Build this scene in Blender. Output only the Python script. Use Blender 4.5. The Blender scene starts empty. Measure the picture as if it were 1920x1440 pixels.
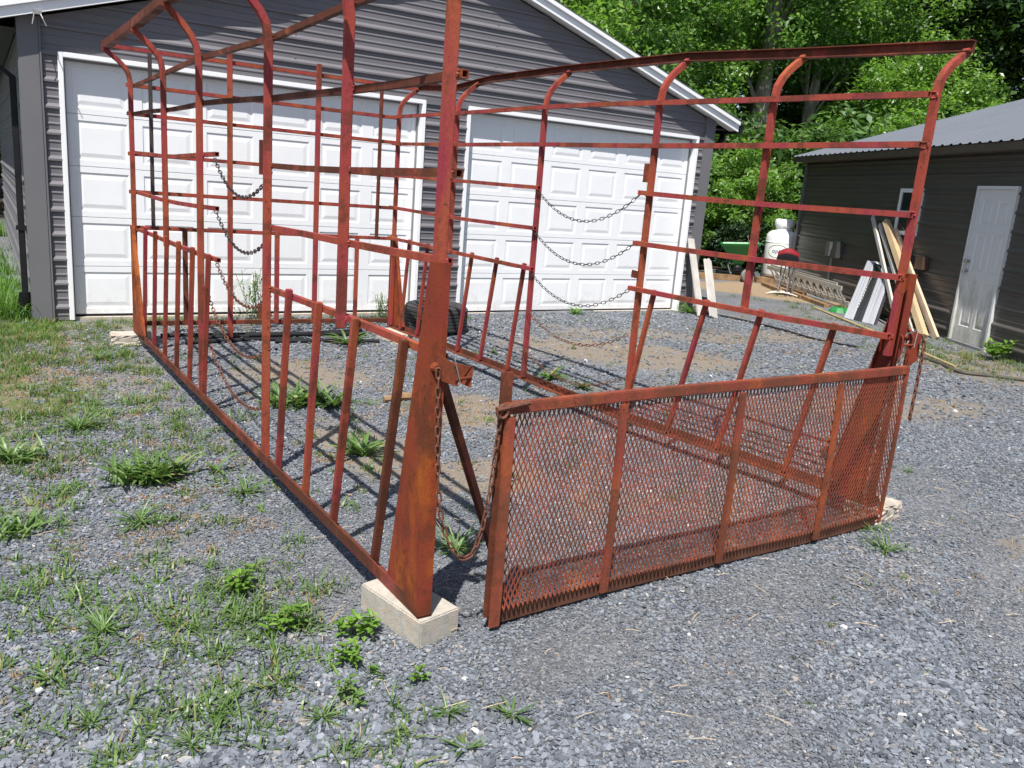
import bpy, bmesh, math, random
import numpy as np
from mathutils import Vector, Matrix

# ------------------------------------------------------------------ camera, sky, sun, exposure
C = bpy.context.scene.collection
S = bpy.context.scene
R = math.radians
cam = bpy.data.cameras.new('camera'); cam.sensor_width = 36.0; cam.lens = 29.224
cam.clip_start = 0.05; cam.clip_end = 2000
co = bpy.data.objects.new('camera', cam); C.objects.link(co)
right = Vector((0.84734, -0.52551, 0.07655)); down = Vector((-0.05986, -0.23774, -0.96948)); fwd = Vector((0.52767, 0.81690, -0.23291))
m = Matrix((right, -down, -fwd)).transposed().to_4x4(); m.translation = Vector((0, 0, 1.65)); co.matrix_world = m
S.camera = co

SUN_EL, SUN_AZ = R(61), R(223.5)             # compass angle of the sun, clockwise from +Y
w = bpy.data.worlds.new('World'); S.world = w; w.use_nodes = True
nt = w.node_tree; bg = nt.nodes['Background']
sky = nt.nodes.new('ShaderNodeTexSky'); sky.sky_type = 'NISHITA'; sky.sun_disc = False
sky.sun_elevation = SUN_EL; sky.sun_rotation = SUN_AZ; sky.air_density = 1.0; sky.dust_density = 1.2
nt.links.new(sky.outputs[0], bg.inputs[0]); bg.inputs[1].default_value = 0.09
sl = bpy.data.lights.new('sun', 'SUN'); sl.energy = 5.0; sl.angle = R(0.5); sl.color = (1.0, 0.97, 0.925)
so = bpy.data.objects.new('sun', sl); C.objects.link(so)
sd = Vector((math.sin(SUN_AZ)*math.cos(SUN_EL), math.cos(SUN_AZ)*math.cos(SUN_EL), math.sin(SUN_EL)))
so.rotation_euler = sd.to_track_quat('Z', 'Y').to_euler(); so.location = sd*40
S.view_settings.view_transform = 'Standard'; S.view_settings.look = 'None'
S.view_settings.exposure = 0.57; S.view_settings.gamma = 1.0
S.cycles.max_bounces = 8; S.cycles.transparent_max_bounces = 8

rnd = random.Random(7); rng = np.random.default_rng(11)

# ------------------------------------------------------------------ helpers
def tag(o, label=None, cat=None, group=None, kind=None):
    if label: o['label'] = label
    if cat: o['category'] = cat
    if group: o['group'] = group
    if kind: o['kind'] = kind
    return o

def empty(name, loc=(0, 0, 0), label=None, cat=None, group=None):
    o = bpy.data.objects.new(name, None); C.objects.link(o); o.location = loc; o.empty_display_size = .1
    return tag(o, label, cat, group)

class MB:
    def __init__(s): s.v = []; s.f = []
    def add(s, vs, fs):
        b = len(s.v); s.v += [tuple(v) for v in vs]; s.f += [tuple(i+b for i in f) for f in fs]; return s
    def box(s, a, b, bev=0.0):
        x0, y0, z0 = a; x1, y1, z1 = b
        return s.add([(x0,y0,z0),(x1,y0,z0),(x1,y1,z0),(x0,y1,z0),(x0,y0,z1),(x1,y0,z1),(x1,y1,z1),(x0,y1,z1)],
                     [(3,2,1,0),(4,5,6,7),(0,1,5,4),(1,2,6,5),(2,3,7,6),(3,0,4,7)])
    def obox(s, c, ax, ay, az):              # centre and three half axes
        c, ax, ay, az = map(Vector, (c, ax, ay, az))
        vs = [c+i*ax+j*ay+k*az for k in (-1,1) for i, j in ((-1,-1),(1,-1),(1,1),(-1,1))]
        return s.add(vs, [(3,2,1,0),(4,5,6,7),(0,1,5,4),(1,2,6,5),(2,3,7,6),(3,0,4,7)])
    def bar(s, p0, p1, w, h, up=(0,0,1)):    # w across, h along up
        p0, p1, up = Vector(p0), Vector(p1), Vector(up)
        d = (p1-p0); L = d.length; d.normalize(); x = d.cross(up)
        if x.length < 1e-4: x = d.cross(Vector((1,0,0)))
        x.normalize(); u = x.cross(d)
        return s.obox((p0+p1)/2, x*w/2, d*L/2, u*h/2)
    def path(s, pts, w, h, side):            # square section swept along pts; side = fixed cross axis
        pts = [Vector(p) for p in pts]; side = Vector(side).normalized(); b = len(s.v); n = len(pts)
        for i, p in enumerate(pts):
            d = (pts[min(i+1,n-1)]-pts[max(i-1,0)]).normalized(); u = side.cross(d).normalized()
            for a, c in ((-1,-1),(1,-1),(1,1),(-1,1)): s.v.append(tuple(p+side*w/2*a+u*h/2*c))
        for i in range(n-1):
            o = b+4*i
            for k in range(4): s.f.append((o+k, o+(k+1)%4, o+4+(k+1)%4, o+4+k))
        s.f.append((b+3,b+2,b+1,b)); e = b+4*(n-1); s.f.append((e,e+1,e+2,e+3)); return s
    def tube(s, pts, r, n=8, cap=True):
        pts = [Vector(p) for p in pts]; N = len(pts); b = len(s.v)
        rs = r if isinstance(r, (list, tuple)) else [r]*N
        ref = None
        for i, p in enumerate(pts):
            d = (pts[min(i+1,N-1)]-pts[max(i-1,0)]).normalized()
            if ref is None:
                ref = d.cross(Vector((0,0,1)));
                if ref.length < .05: ref = d.cross(Vector((1,0,0)))
            ref = (ref - d*ref.dot(d)).normalized(); y = d.cross(ref)
            for k in range(n):
                a = 2*math.pi*k/n; s.v.append(tuple(p+(ref*math.cos(a)+y*math.sin(a))*rs[i]))
        for i in range(N-1):
            for k in range(n):
                s.f.append((b+i*n+k, b+i*n+(k+1)%n, b+(i+1)*n+(k+1)%n, b+(i+1)*n+k))
        if cap: s.f.append(tuple(b+k for k in reversed(range(n)))); s.f.append(tuple(b+(N-1)*n+k for k in range(n)))
        return s
    def prism(s, poly, ext):                 # closed 3D polygon and an extrusion vector
        n = len(poly); e = Vector(ext); b = len(s.v)
        s.v += [tuple(p) for p in poly]+[tuple(Vector(p)+e) for p in poly]
        s.f.append(tuple(b+k for k in reversed(range(n)))); s.f.append(tuple(b+n+k for k in range(n)))
        for k in range(n): s.f.append((b+k, b+(k+1)%n, b+n+(k+1)%n, b+n+k))
        return s
    def lathe(s, prof, c=(0,0,0), n=32, axis='z'):
        b = len(s.v); c = Vector(c)
        for r_, z in prof:
            for k in range(n):
                a = 2*math.pi*k/n; s.v.append(tuple(c+Vector((r_*math.cos(a), r_*math.sin(a), z))))
        for i in range(len(prof)-1):
            for k in range(n): s.f.append((b+i*n+k, b+i*n+(k+1)%n, b+(i+1)*n+(k+1)%n, b+(i+1)*n+k))
        return s
    def build(s, name, mat, parent=None, smooth=False, bevel=0.0, xf=None):
        me = bpy.data.meshes.new(name)
        vs = s.v if xf is None else [tuple(xf @ Vector(v)) for v in s.v]
        me.from_pydata(vs, [], s.f)
        bm = bmesh.new(); bm.from_mesh(me); bmesh.ops.recalc_face_normals(bm, faces=bm.faces)
        if bevel > 0:
            bmesh.ops.bevel(bm, geom=[e for e in bm.edges if e.is_manifold and e.calc_face_angle(0) > .6], offset=bevel, segments=2, affect='EDGES', clamp_overlap=True)
        bm.to_mesh(me); bm.free()
        for p in me.polygons: p.use_smooth = smooth
        if smooth: me.set_sharp_from_angle(angle=R(38))
        me.materials.append(mat)
        o = bpy.data.objects.new(name, me); C.objects.link(o)
        if parent is not None:
            o.parent = parent
            if parent.location.length > 0 or parent.parent:
                wl = Vector(parent.location); q = parent.parent
                while q is not None: wl += Vector(q.location); q = q.parent
                o.location = -wl
        return o

def np_mesh(name, verts, faces_flat, loop_tot, mat, parent=None, smooth=False):
    me = bpy.data.meshes.new(name); nv = len(verts); nl = len(faces_flat); nf = len(loop_tot)
    me.vertices.add(nv); me.vertices.foreach_set('co', np.asarray(verts, np.float32).ravel())
    me.loops.add(nl); me.loops.foreach_set('vertex_index', np.asarray(faces_flat, np.int32))
    ls = np.concatenate([[0], np.cumsum(loop_tot)[:-1]]).astype(np.int32)
    me.polygons.add(nf); me.polygons.foreach_set('loop_start', ls); me.polygons.foreach_set('loop_total', np.asarray(loop_tot, np.int32))
    me.update(calc_edges=True); me.validate()
    me.polygons.foreach_set('use_smooth', np.full(nf, smooth))
    me.materials.append(mat)
    o = bpy.data.objects.new(name, me); C.objects.link(o)
    if parent is not None: o.parent = parent; o.location = -Vector(parent.location)
    return o

# ------------------------------------------------------------------ materials
def newmat(name):
    m = bpy.data.materials.new(name); m.use_nodes = True; nt = m.node_tree
    return m, nt, nt.nodes['Principled BSDF']
def N(nt, t, **k):
    n = nt.nodes.new(t)
    for a, v in k.items(): setattr(n, a, v)
    return n
def L(nt, a, b): nt.links.new(a, b)
def noise(nt, scale, detail=4, rough=.55, vec=None, dist=0.0):
    n = N(nt, 'ShaderNodeTexNoise'); n.inputs['Scale'].default_value = scale; n.inputs['Detail'].default_value = detail
    n.inputs['Roughness'].default_value = rough; n.inputs['Distortion'].default_value = dist
    if vec is not None: L(nt, vec, n.inputs['Vector'])
    return n.outputs['Fac']
def ramp(nt, fac, stops):
    r = N(nt, 'ShaderNodeValToRGB'); e = r.color_ramp.elements
    while len(e) < len(stops): e.new(.5)
    for i, (p, c) in enumerate(stops):
        e[i].position = p; e[i].color = (c if isinstance(c, tuple) else (c, c, c)) + (1,)
    L(nt, fac, r.inputs[0]); return r.outputs[0]
def mix(nt, fac, a, b, blend='MIX'):
    n = N(nt, 'ShaderNodeMix', data_type='RGBA', blend_type=blend)
    if isinstance(fac, (int, float)): n.inputs[0].default_value = fac
    else: L(nt, fac, n.inputs[0])
    for i, x in ((6, a), (7, b)):
        if isinstance(x, tuple): n.inputs[i].default_value = x + (1,)
        else: L(nt, x, n.inputs[i])
    return n.outputs[2]
def obj_vec(nt, scale=(1,1,1)):
    g = N(nt, 'ShaderNodeNewGeometry'); mp = N(nt, 'ShaderNodeMapping'); mp.inputs['Scale'].default_value = scale
    L(nt, g.outputs['Position'], mp.inputs[0]); return mp.outputs[0]
def bump(nt, bs, h, strength=.3, dist=.01):
    b = N(nt, 'ShaderNodeBump'); b.inputs['Strength'].default_value = strength; b.inputs['Distance'].default_value = dist
    L(nt, h, b.inputs['Height']); L(nt, b.outputs[0], bs.inputs['Normal'])

def plain(name, col, rough=.5, metal=0.0, var=.12, scale=6, bmp=.1, spec=.5, dirt=None):
    m, nt, bs = newmat(name); v = obj_vec(nt)
    f = noise(nt, scale, 5, .6, v)
    lo = tuple(c*(1-var) for c in col); hi = tuple(min(1, c*(1+var)) for c in col)
    c = ramp(nt, f, [(.3, lo), (.7, hi)])
    if dirt: c = mix(nt, ramp(nt, noise(nt, scale*.6, 6, .65, v), [(.52, 0.0), (.72, 1.0)]), c, dirt)
    L(nt, c, bs.inputs['Base Color']); bs.inputs['Roughness'].default_value = rough; bs.inputs['Metallic'].default_value = metal
    bs.inputs['Specular IOR Level'].default_value = spec
    if bmp: bump(nt, bs, noise(nt, scale*8, 4, .6, v), bmp, .004)
    return m

def rust_paint(name, red=(.30,.057,.038), pink=(.275,.038,.052), orange=(.325,.088,.034), brown=(.105,.036,.020), wear=.5, spec=.18, streak=(5.0, 5.0, .8), speck=.645):
    m, nt, bs = newmat(name); v = obj_vec(nt)
    big = noise(nt, 1.7, 3, .5, v)
    c = ramp(nt, big, [(.36, red), (.46, red), (.56, pink), (.64, red)])
    st = noise(nt, 1.0, 6, .62, obj_vec(nt, streak))
    c = mix(nt, ramp(nt, st, [(.50, 0.0), (.64, .85)]), c, orange)
    s2 = noise(nt, 1.0, 7, .68, obj_vec(nt, (streak[0]*1.7, streak[1]*1.7, streak[2]*2.4)))
    c = mix(nt, ramp(nt, s2, [(wear+.01, 0.0), (wear+.12, .7)]), c, brown)
    br = noise(nt, 4.5, 8, .68, v, .4)
    c = mix(nt, ramp(nt, br, [(wear, 0.0), (wear+.05, .55), (wear+.17, .95)]), c, brown)
    sp = noise(nt, 42, 4, .62, v)
    c = mix(nt, ramp(nt, sp, [(speck, 0.0), (speck+.05, .8)]), c, (.06,.022,.014))
    f2 = noise(nt, 120, 3, .6, v)
    c = mix(nt, .45, c, ramp(nt, f2, [(.3, .55), (.7, 1.3)]), 'MULTIPLY')
    L(nt, c, bs.inputs['Base Color'])
    L(nt, ramp(nt, br, [(.4, .50), (.6, .85)]), bs.inputs['Roughness'])
    bs.inputs['Specular IOR Level'].default_value = spec
    h = N(nt, 'ShaderNodeMath', operation='ADD'); L(nt, sp, h.inputs[0]); L(nt, br, h.inputs[1])
    bump(nt, bs, h.outputs[0], .35, .003)
    return m

RUST = rust_paint('red_oxide_paint', wear=.52)
RUSTD = rust_paint('rusty_paint_worn', red=(.21,.050,.029), pink=(.19,.036,.030), orange=(.25,.078,.030), brown=(.085,.031,.018), wear=.43)
GATEM = rust_paint('gate_paint', red=(.255,.064,.036), pink=(.225,.050,.036), orange=(.32,.085,.030), brown=(.135,.050,.030), wear=.47, spec=.12)
GUSM = rust_paint('gusset_paint', red=(.225,.046,.020), pink=(.20,.036,.024), orange=(.36,.095,.014), brown=(.11,.034,.018), wear=.50, spec=.12, streak=(4.2, 4.2, 1.5))
CHAINM = plain('rusty_chain_steel', (.15,.058,.034), .75, .3, .45, 60, .4)
CHAINB = plain('dull_chain_steel', (.075,.055,.05), .55, .5, .35, 60, .3)
STEEL = plain('bare_steel', (.45,.43,.40), .4, .9, .2, 40, .1)
WHITE = plain('white_trim_paint', (.80,.80,.80), .5, 0, .03, 3, .03)
DOORW = plain('white_door_steel', (.74,.75,.765), .42, 0, .025, 2.5, .04)
SIDE = plain('charcoal_metal_siding', (.150,.142,.152), .5, 0, .06, 2.0, .02, .25)
SIDEP = plain('charcoal_trim', (.145,.143,.150), .5, 0, .05, 2.0, .02, .25)
SHEDW = plain('dark_brown_grey_siding', (.085,.075,.069), .36, 0, .12, 1.3, .03, .5)
ROOFM = plain('grey_metal_roof', (.098,.110,.130), .5, .0, .07, 1.2, .03)
ROOFD = plain('charcoal_roof', (.085,.085,.09), .5, 0, .08, 1.5, .03)
BLACKP = plain('black_plastic', (.014,.014,.016), .5, 0, .2, 8, .05, .2)
RUBBER = plain('tyre_rubber', (.030,.029,.029), .72, 0, .3, 9, .25)
CONC = plain('tan_concrete', (.42,.385,.33), .9, 0, .16, 26, 1.0, .2, (.54,.38,.24))
CONC2 = plain('rough_concrete', (.42,.37,.31), .95, 0, .25, 14, 1.0, .2, (.36,.27,.19))
GREYW = plain('weathered_board', (.47,.44,.40), .85, 0, .18, 5, .3, .2)
NEWW = plain('new_lumber', (.47,.34,.20), .7, 0, .14, 4, .15, .3)
OLDW = plain('brown_wood', (.25,.155,.085), .85, 0, .4, 8, .4, .2)
GREENP = plain('green_plastic', (.018,.20,.045), .42, 0, .08, 3, .03)
REDP = plain('red_enamel', (.20,.014,.02), .35, 0, .05, 3, .0)
YEL = plain('yellow_plastic', (.62,.36,.03), .45, 0, .08, 5, .05)
TANKW = plain('white_tank_paint', (.82,.82,.82), .4, 0, .03, 2, .04)
ALU = plain('aluminium', (.52,.48,.42), .5, .35, .12, 12, .1)
GREY = plain('grey_metal', (.20,.20,.21), .5, .2, .12, 6, .05)
STRAWM = plain('bamboo', (.42,.33,.16), .6, 0, .2, 4, .1)
GLASS = plain('window_glass', (.02,.025,.03), .08, 0, .1, 2, 0, .8)
DKCLOTH = plain('dark_tarp', (.065,.068,.075), .7, 0, .35, 5, .4)

def door_paint():
    m, nt, bs = newmat('white_door_steel'); v = obj_vec(nt)
    g = N(nt, 'ShaderNodeNewGeometry'); sx = N(nt, 'ShaderNodeSeparateXYZ'); L(nt, g.outputs['Position'], sx.inputs[0])
    hz = N(nt, 'ShaderNodeMapRange'); L(nt, sx.outputs['Z'], hz.inputs[0]); hz.inputs[1].default_value = .0; hz.inputs[2].default_value = .45; hz.inputs[3].default_value = .26; hz.inputs[4].default_value = -.12
    ad = N(nt, 'ShaderNodeMath', operation='ADD'); L(nt, noise(nt, 12, 7, .7, v), ad.inputs[0]); L(nt, hz.outputs[0], ad.inputs[1])
    c = mix(nt, ramp(nt, ad.outputs[0], [(.58, 0.0), (.9, .5)]), (.79,.795,.80), (.50,.46,.41))
    c = mix(nt, .5, c, ramp(nt, noise(nt, 1.0, 5, .6, obj_vec(nt, (6, 6, .8))), [(.3, .97), (.7, 1.02)]), 'MULTIPLY')
    L(nt, c, bs.inputs['Base Color']); bs.inputs['Roughness'].default_value = .45
    bump(nt, bs, noise(nt, 2.2, 3, .5, v), .25, .02)
    return m
DOORW = door_paint()
def stained_door():
    m, nt, bs = newmat('stained_white_door'); v = obj_vec(nt)
    st = noise(nt, 4.0, 6, .65, obj_vec(nt, (1, 1, .45)))
    g = N(nt, 'ShaderNodeNewGeometry'); sx = N(nt, 'ShaderNodeSeparateXYZ'); L(nt, g.outputs['Position'], sx.inputs[0])
    hz = N(nt, 'ShaderNodeMapRange'); L(nt, sx.outputs['Z'], hz.inputs[0]); hz.inputs[1].default_value = .1; hz.inputs[2].default_value = 1.0; hz.inputs[3].default_value = .28; hz.inputs[4].default_value = -.05
    ad = N(nt, 'ShaderNodeMath', operation='ADD'); L(nt, st, ad.inputs[0]); L(nt, hz.outputs[0], ad.inputs[1])
    c = mix(nt, ramp(nt, ad.outputs[0], [(.56, 0.0), (.80, .75)]), (.66,.66,.65), (.27,.27,.19))
    L(nt, c, bs.inputs['Base Color']); bs.inputs['Roughness'].default_value = .5
    return m
SDOOR = stained_door()

def tank_paint():
    m, nt, bs = newmat('tank_paint_rusty_foot'); v = obj_vec(nt)
    g = N(nt, 'ShaderNodeNewGeometry'); sx = N(nt, 'ShaderNodeSeparateXYZ'); L(nt, g.outputs['Position'], sx.inputs[0])
    hz = N(nt, 'ShaderNodeMapRange'); L(nt, sx.outputs['Z'], hz.inputs[0]); hz.inputs[1].default_value = .10; hz.inputs[2].default_value = .26; hz.inputs[3].default_value = .45; hz.inputs[4].default_value = -.3
    ad = N(nt, 'ShaderNodeMath', operation='ADD'); L(nt, noise(nt, 6, 5, .6, v), ad.inputs[0]); L(nt, hz.outputs[0], ad.inputs[1])
    c = mix(nt, ramp(nt, ad.outputs[0], [(.58, 0.0), (.85, .8)]), (.80,.80,.80), (.30,.19,.09))
    L(nt, c, bs.inputs['Base Color']); bs.inputs['Roughness'].default_value = .35
    return m
TANKP = tank_paint()

def leafmat(name, stops, rough=.42, trans=.45, spec=.5):
    m, nt, bs = newmat(name)
    g = N(nt, 'ShaderNodeNewGeometry')
    c = ramp(nt, g.outputs['Random Per Island'], stops)
    c = mix(nt, .5, c, ramp(nt, noise(nt, .9, 3, .5, obj_vec(nt)), [(.3, .6), (.7, 1.35)]), 'MULTIPLY')
    L(nt, c, bs.inputs['Base Color']); bs.inputs['Roughness'].default_value = rough; bs.inputs['Specular IOR Level'].default_value = spec
    tr = N(nt, 'ShaderNodeBsdfTranslucent'); L(nt, mix(nt, 1.0, c, (1.5,1.6,.7), 'MULTIPLY'), tr.inputs[0])
    mx = N(nt, 'ShaderNodeMixShader'); mx.inputs[0].default_value = trans
    out = nt.nodes['Material Output']; L(nt, bs.outputs[0], mx.inputs[1]); L(nt, tr.outputs[0], mx.inputs[2]); L(nt, mx.outputs[0], out.inputs[0])
    return m
LEAF = leafmat('broad_leaf', [(0, (.06,.13,.03)), (.5, (.11,.22,.05)), (.9, (.17,.29,.075)), (1, (.30,.40,.20))], .33, .50)
LEAFY = leafmat('pale_leaf', [(0, (.095,.19,.035)), (.5, (.15,.28,.055)), (.9, (.21,.34,.09)), (1, (.36,.45,.25))], .33, .50)
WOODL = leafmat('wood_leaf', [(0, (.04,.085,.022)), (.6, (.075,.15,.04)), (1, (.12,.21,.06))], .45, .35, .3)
LEAFD = leafmat('dark_leaf', [(0, (.010,.024,.010)), (.6, (.017,.042,.016)), (1, (.035,.075,.026))], .5, .15, .3)  # dark evergreen tone, deepened so the colour carries the shade of the wood
GRASSM = leafmat('grass_blade', [(0, (.10,.15,.035)), (.45, (.085,.17,.035)), (.8, (.12,.19,.05)), (.88, (.28,.20,.09)), (1, (.34,.24,.11))], .55, .3, .3)
LAWNM = leafmat('lawn_blade', [(0, (.07,.17,.025)), (.7, (.12,.25,.045)), (1, (.22,.28,.08))], .5, .3, .3)
WEEDM = leafmat('weed_leaf', [(0, (.085,.155,.04)), (.6, (.13,.22,.06)), (.9, (.19,.28,.085)), (1, (.30,.24,.11))], .42, .3, .45)
SPROUT = leafmat('sprout_leaf', [(0, (.10,.20,.028)), (.6, (.15,.27,.04)), (1, (.20,.33,.06))], .42, .3, .45)
DRYM = leafmat('dry_straw', [(0, (.22,.11,.05)), (.4, (.30,.175,.085)), (.75, (.38,.26,.13)), (.9, (.24,.22,.08)), (1, (.46,.35,.21))], .8, .1, .2)
BARK = plain('pale_bark', (.26,.225,.195), .9, 0, .45, 4, .8, .2)
BARKD = plain('dark_bark', (.10,.08,.065), .9, 0, .4, 6, .8, .2)

# ------------------------------------------------------------------ ground
def wob(x, y):
    return (np.sin(x*1.7+y*.6+.3)+np.sin(x*-.8+y*2.1+1.1)+np.sin(x*3.3+y*2.7+2.)*.7+np.sin(x*5.9-y*4.3+.5)*.5+np.sin(x*9.1+y*11.3)*.3)/3.5
def blob(x, y, cx, cy, rx, ry, a=0.0):
    ca, sa = math.cos(a), math.sin(a); u = ((x-cx)*ca+(y-cy)*sa)/rx; v = (-(x-cx)*sa+(y-cy)*ca)/ry
    return np.exp(-(u*u+v*v)**1.5)
def zones(x, y):
    wv = wob(x, y)
    soil = np.maximum.reduce([.95*blob(x,y,-.3,7.3,1.25,2.6), .5*blob(x,y,.9,6.6,.6,1.6), .55*blob(x,y,1.5,8.9,2.4,.5), .55*blob(x,y,1.9,4.9,.35,.9),
        .9*blob(x,y,2.9,5.2,.6,.55), .7*blob(x,y,2.2,6.5,.8,.7), .8*blob(x,y,1.9,4.6,.35,.7), .75*blob(x,y,2.3,3.9,.5,.35), .9*blob(x,y,5.6,6.7,1.4,.9,-.4), .8*blob(x,y,7.4,7.4,2.1,.55,-.25), .6*blob(x,y,4.5,5.2,.8,.6), .7*blob(x,y,6.6,4.2,1.6,.5,-.2),
        .85*blob(x,y,9.7,5.2,1.3,.8,1.0), .6*blob(x,y,10.9,8.6,.9,.8), .3*blob(x,y,.55,3.7,.5,.6), .3*blob(x,y,1.0,2.8,.5,.35), .5*blob(x,y,3.0,3.2,.7,.35), .4*blob(x,y,4.6,1.9,.4,.3), .35*blob(x,y,3.4,2.0,.5,.3)])
    soil = np.clip(soil*(1.12+.8*wv), 0, 1)
    moss = np.clip(np.maximum.reduce([.8*blob(x,y,-.5,8.6,1.6,1.2), .7*blob(x,y,.1,6.4,.8,1.5), .6*blob(x,y,1.4,9.0,2.2,.35), .5*blob(x,y,1.45,2.95,.2,.25), .55*blob(x,y,10.1,5.1,.8,.6), .45*blob(x,y,.4,4.6,.8,.8), .35*blob(x,y,3.3,5.9,.5,.4)])*(.8+wv), 0, 1)
    dirt = np.clip(np.maximum.reduce([1.2*blob(x,y,13.0,11.6,1.5,1.1), 1.0*blob(x,y,12.7,10.0,.5,1.6,.5), .35*blob(x,y,9.5,9.6,1.2,1.0)])*(1+.5*wv), 0, 1)
    wood = np.clip((y-12.9-.25*np.maximum(0, 0-x)+.6*wv)/1.2, 0, 1)*np.where(x > 9.2, 1, 0) + np.where((x < 9.2), np.clip((y-21)/2, 0, 1), 0) + np.clip((x-14.8)/1.0, 0, 1)*np.clip((y-11.8)/1.0, 0, 1)
    return soil, moss, dirt, np.clip(wood, 0, 1)
def gz(x, y): return .010*wob(x*.8, y*.8)

xs = np.unique(np.concatenate([[-900,-300,-120,-60,-30,-15,-8,-5], np.arange(-3, 15.01, .07), [16,18,20,24,30,40,60,100,200,400,900]]))
ys = np.unique(np.concatenate([[-900,-300,-120,-40,-15,-6,-3,-1.5], np.arange(-.5, 14.01, .07), [15,16,18,20,24,30,40,60,100,200,400,900]]))
X, Y = np.meshgrid(xs, ys); nx, ny = len(xs), len(ys)
gv = np.stack([X.ravel(), Y.ravel(), gz(X, Y).ravel()], 1)
idx = np.arange(nx*ny).reshape(ny, nx)
q = np.stack([idx[:-1,:-1], idx[:-1,1:], idx[1:,1:], idx[1:,:-1]], -1).reshape(-1, 4)

def ground_mat():
    m, nt, bs = newmat('gravel_ground'); v = obj_vec(nt)
    a = N(nt, 'ShaderNodeAttribute', attribute_name='zone'); sep = N(nt, 'ShaderNodeSeparateColor'); L(nt, a.outputs['Color'], sep.inputs[0])
    vo = N(nt, 'ShaderNodeTexVoronoi', feature='F1'); vo.inputs['Scale'].default_value = 80; L(nt, v, vo.inputs['Vector'])
    vd = N(nt, 'ShaderNodeTexVoronoi', feature='DISTANCE_TO_EDGE'); vd.inputs['Scale'].default_value = 80; L(nt, v, vd.inputs['Vector'])
    sc = N(nt, 'ShaderNodeSeparateColor'); L(nt, vo.outputs['Color'], sc.inputs[0])
    stone = ramp(nt, sc.outputs[0], [(0, (.11,.112,.12)), (.5, (.165,.172,.185)), (.9, (.225,.232,.247)), (.97, (.26,.245,.22)), (1, (.36,.36,.36))])
    stone = mix(nt, ramp(nt, vd.outputs['Distance'], [(.0, .75), (.08, 0.0)]), stone, (.045,.043,.042))
    stone = mix(nt, .6, stone, ramp(nt, noise(nt, 1.6, 4, .6, v), [(.3, .72), (.7, 1.25)]), 'MULTIPLY')
    n1 = noise(nt, 7, 8, .75, v); n2 = noise(nt, 45, 5, .7, v)
    soil = ramp(nt, noise(nt, 60, 6, .75, v), [(.25, (.10,.088,.075)), (.45, (.185,.16,.13)), (.62, (.27,.215,.16)), (.8, (.40,.31,.21))])
    moss = ramp(nt, n2, [(.3, (.055,.085,.022)), (.55, (.12,.15,.045)), (.8, (.22,.21,.09))])
    dirt = ramp(nt, n2, [(.25, (.17,.12,.075)), (.5, (.31,.225,.145)), (.8, (.46,.36,.25))])
    litter = ramp(nt, noise(nt, 18, 5, .7, v), [(.3, (.022,.015,.010)), (.6, (.06,.042,.025)), (.8, (.12,.08,.045))])
    def mk(chan, lo, hi):
        s = N(nt, 'ShaderNodeMath', operation='ADD'); L(nt, sep.outputs[chan], s.inputs[0])
        t = N(nt, 'ShaderNodeMath', operation='MULTIPLY_ADD'); L(nt, n1, t.inputs[0]); t.inputs[1].default_value = 1.5; t.inputs[2].default_value = -.75
        L(nt, t.outputs[0], s.inputs[1]); return ramp(nt, s.outputs[0], [(lo, 0.0), (hi, 1.0)])
    c = mix(nt, mk(0, .35, .75), stone, soil); c = mix(nt, mk(1, .40, .75), c, moss); c = mix(nt, mk(2, .35, .7), c, dirt)
    c = mix(nt, a.outputs['Alpha'], c, litter)
    L(nt, c, bs.inputs['Base Color']); bs.inputs['Roughness'].default_value = .85; bs.inputs['Specular IOR Level'].default_value = .25
    h = N(nt, 'ShaderNodeMath', operation='MULTIPLY_ADD'); L(nt, sc.outputs[1], h.inputs[0]); h.inputs[1].default_value = .8; L(nt, n2, h.inputs[2])
    bump(nt, bs, h.outputs[0], .8, .012)
    return m
ground = np_mesh('ground', gv, q.ravel(), np.full(len(q), 4), ground_mat()); tag(ground, 'blue grey slate gravel yard with brown bare patches', 'ground', kind='structure')
at = ground.data.color_attributes.new('zone', 'FLOAT_COLOR', 'POINT')
z4 = np.stack([a.ravel() for a in zones(X, Y)], 1).astype(np.float32); at.data.foreach_set('color', z4.ravel())

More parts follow.
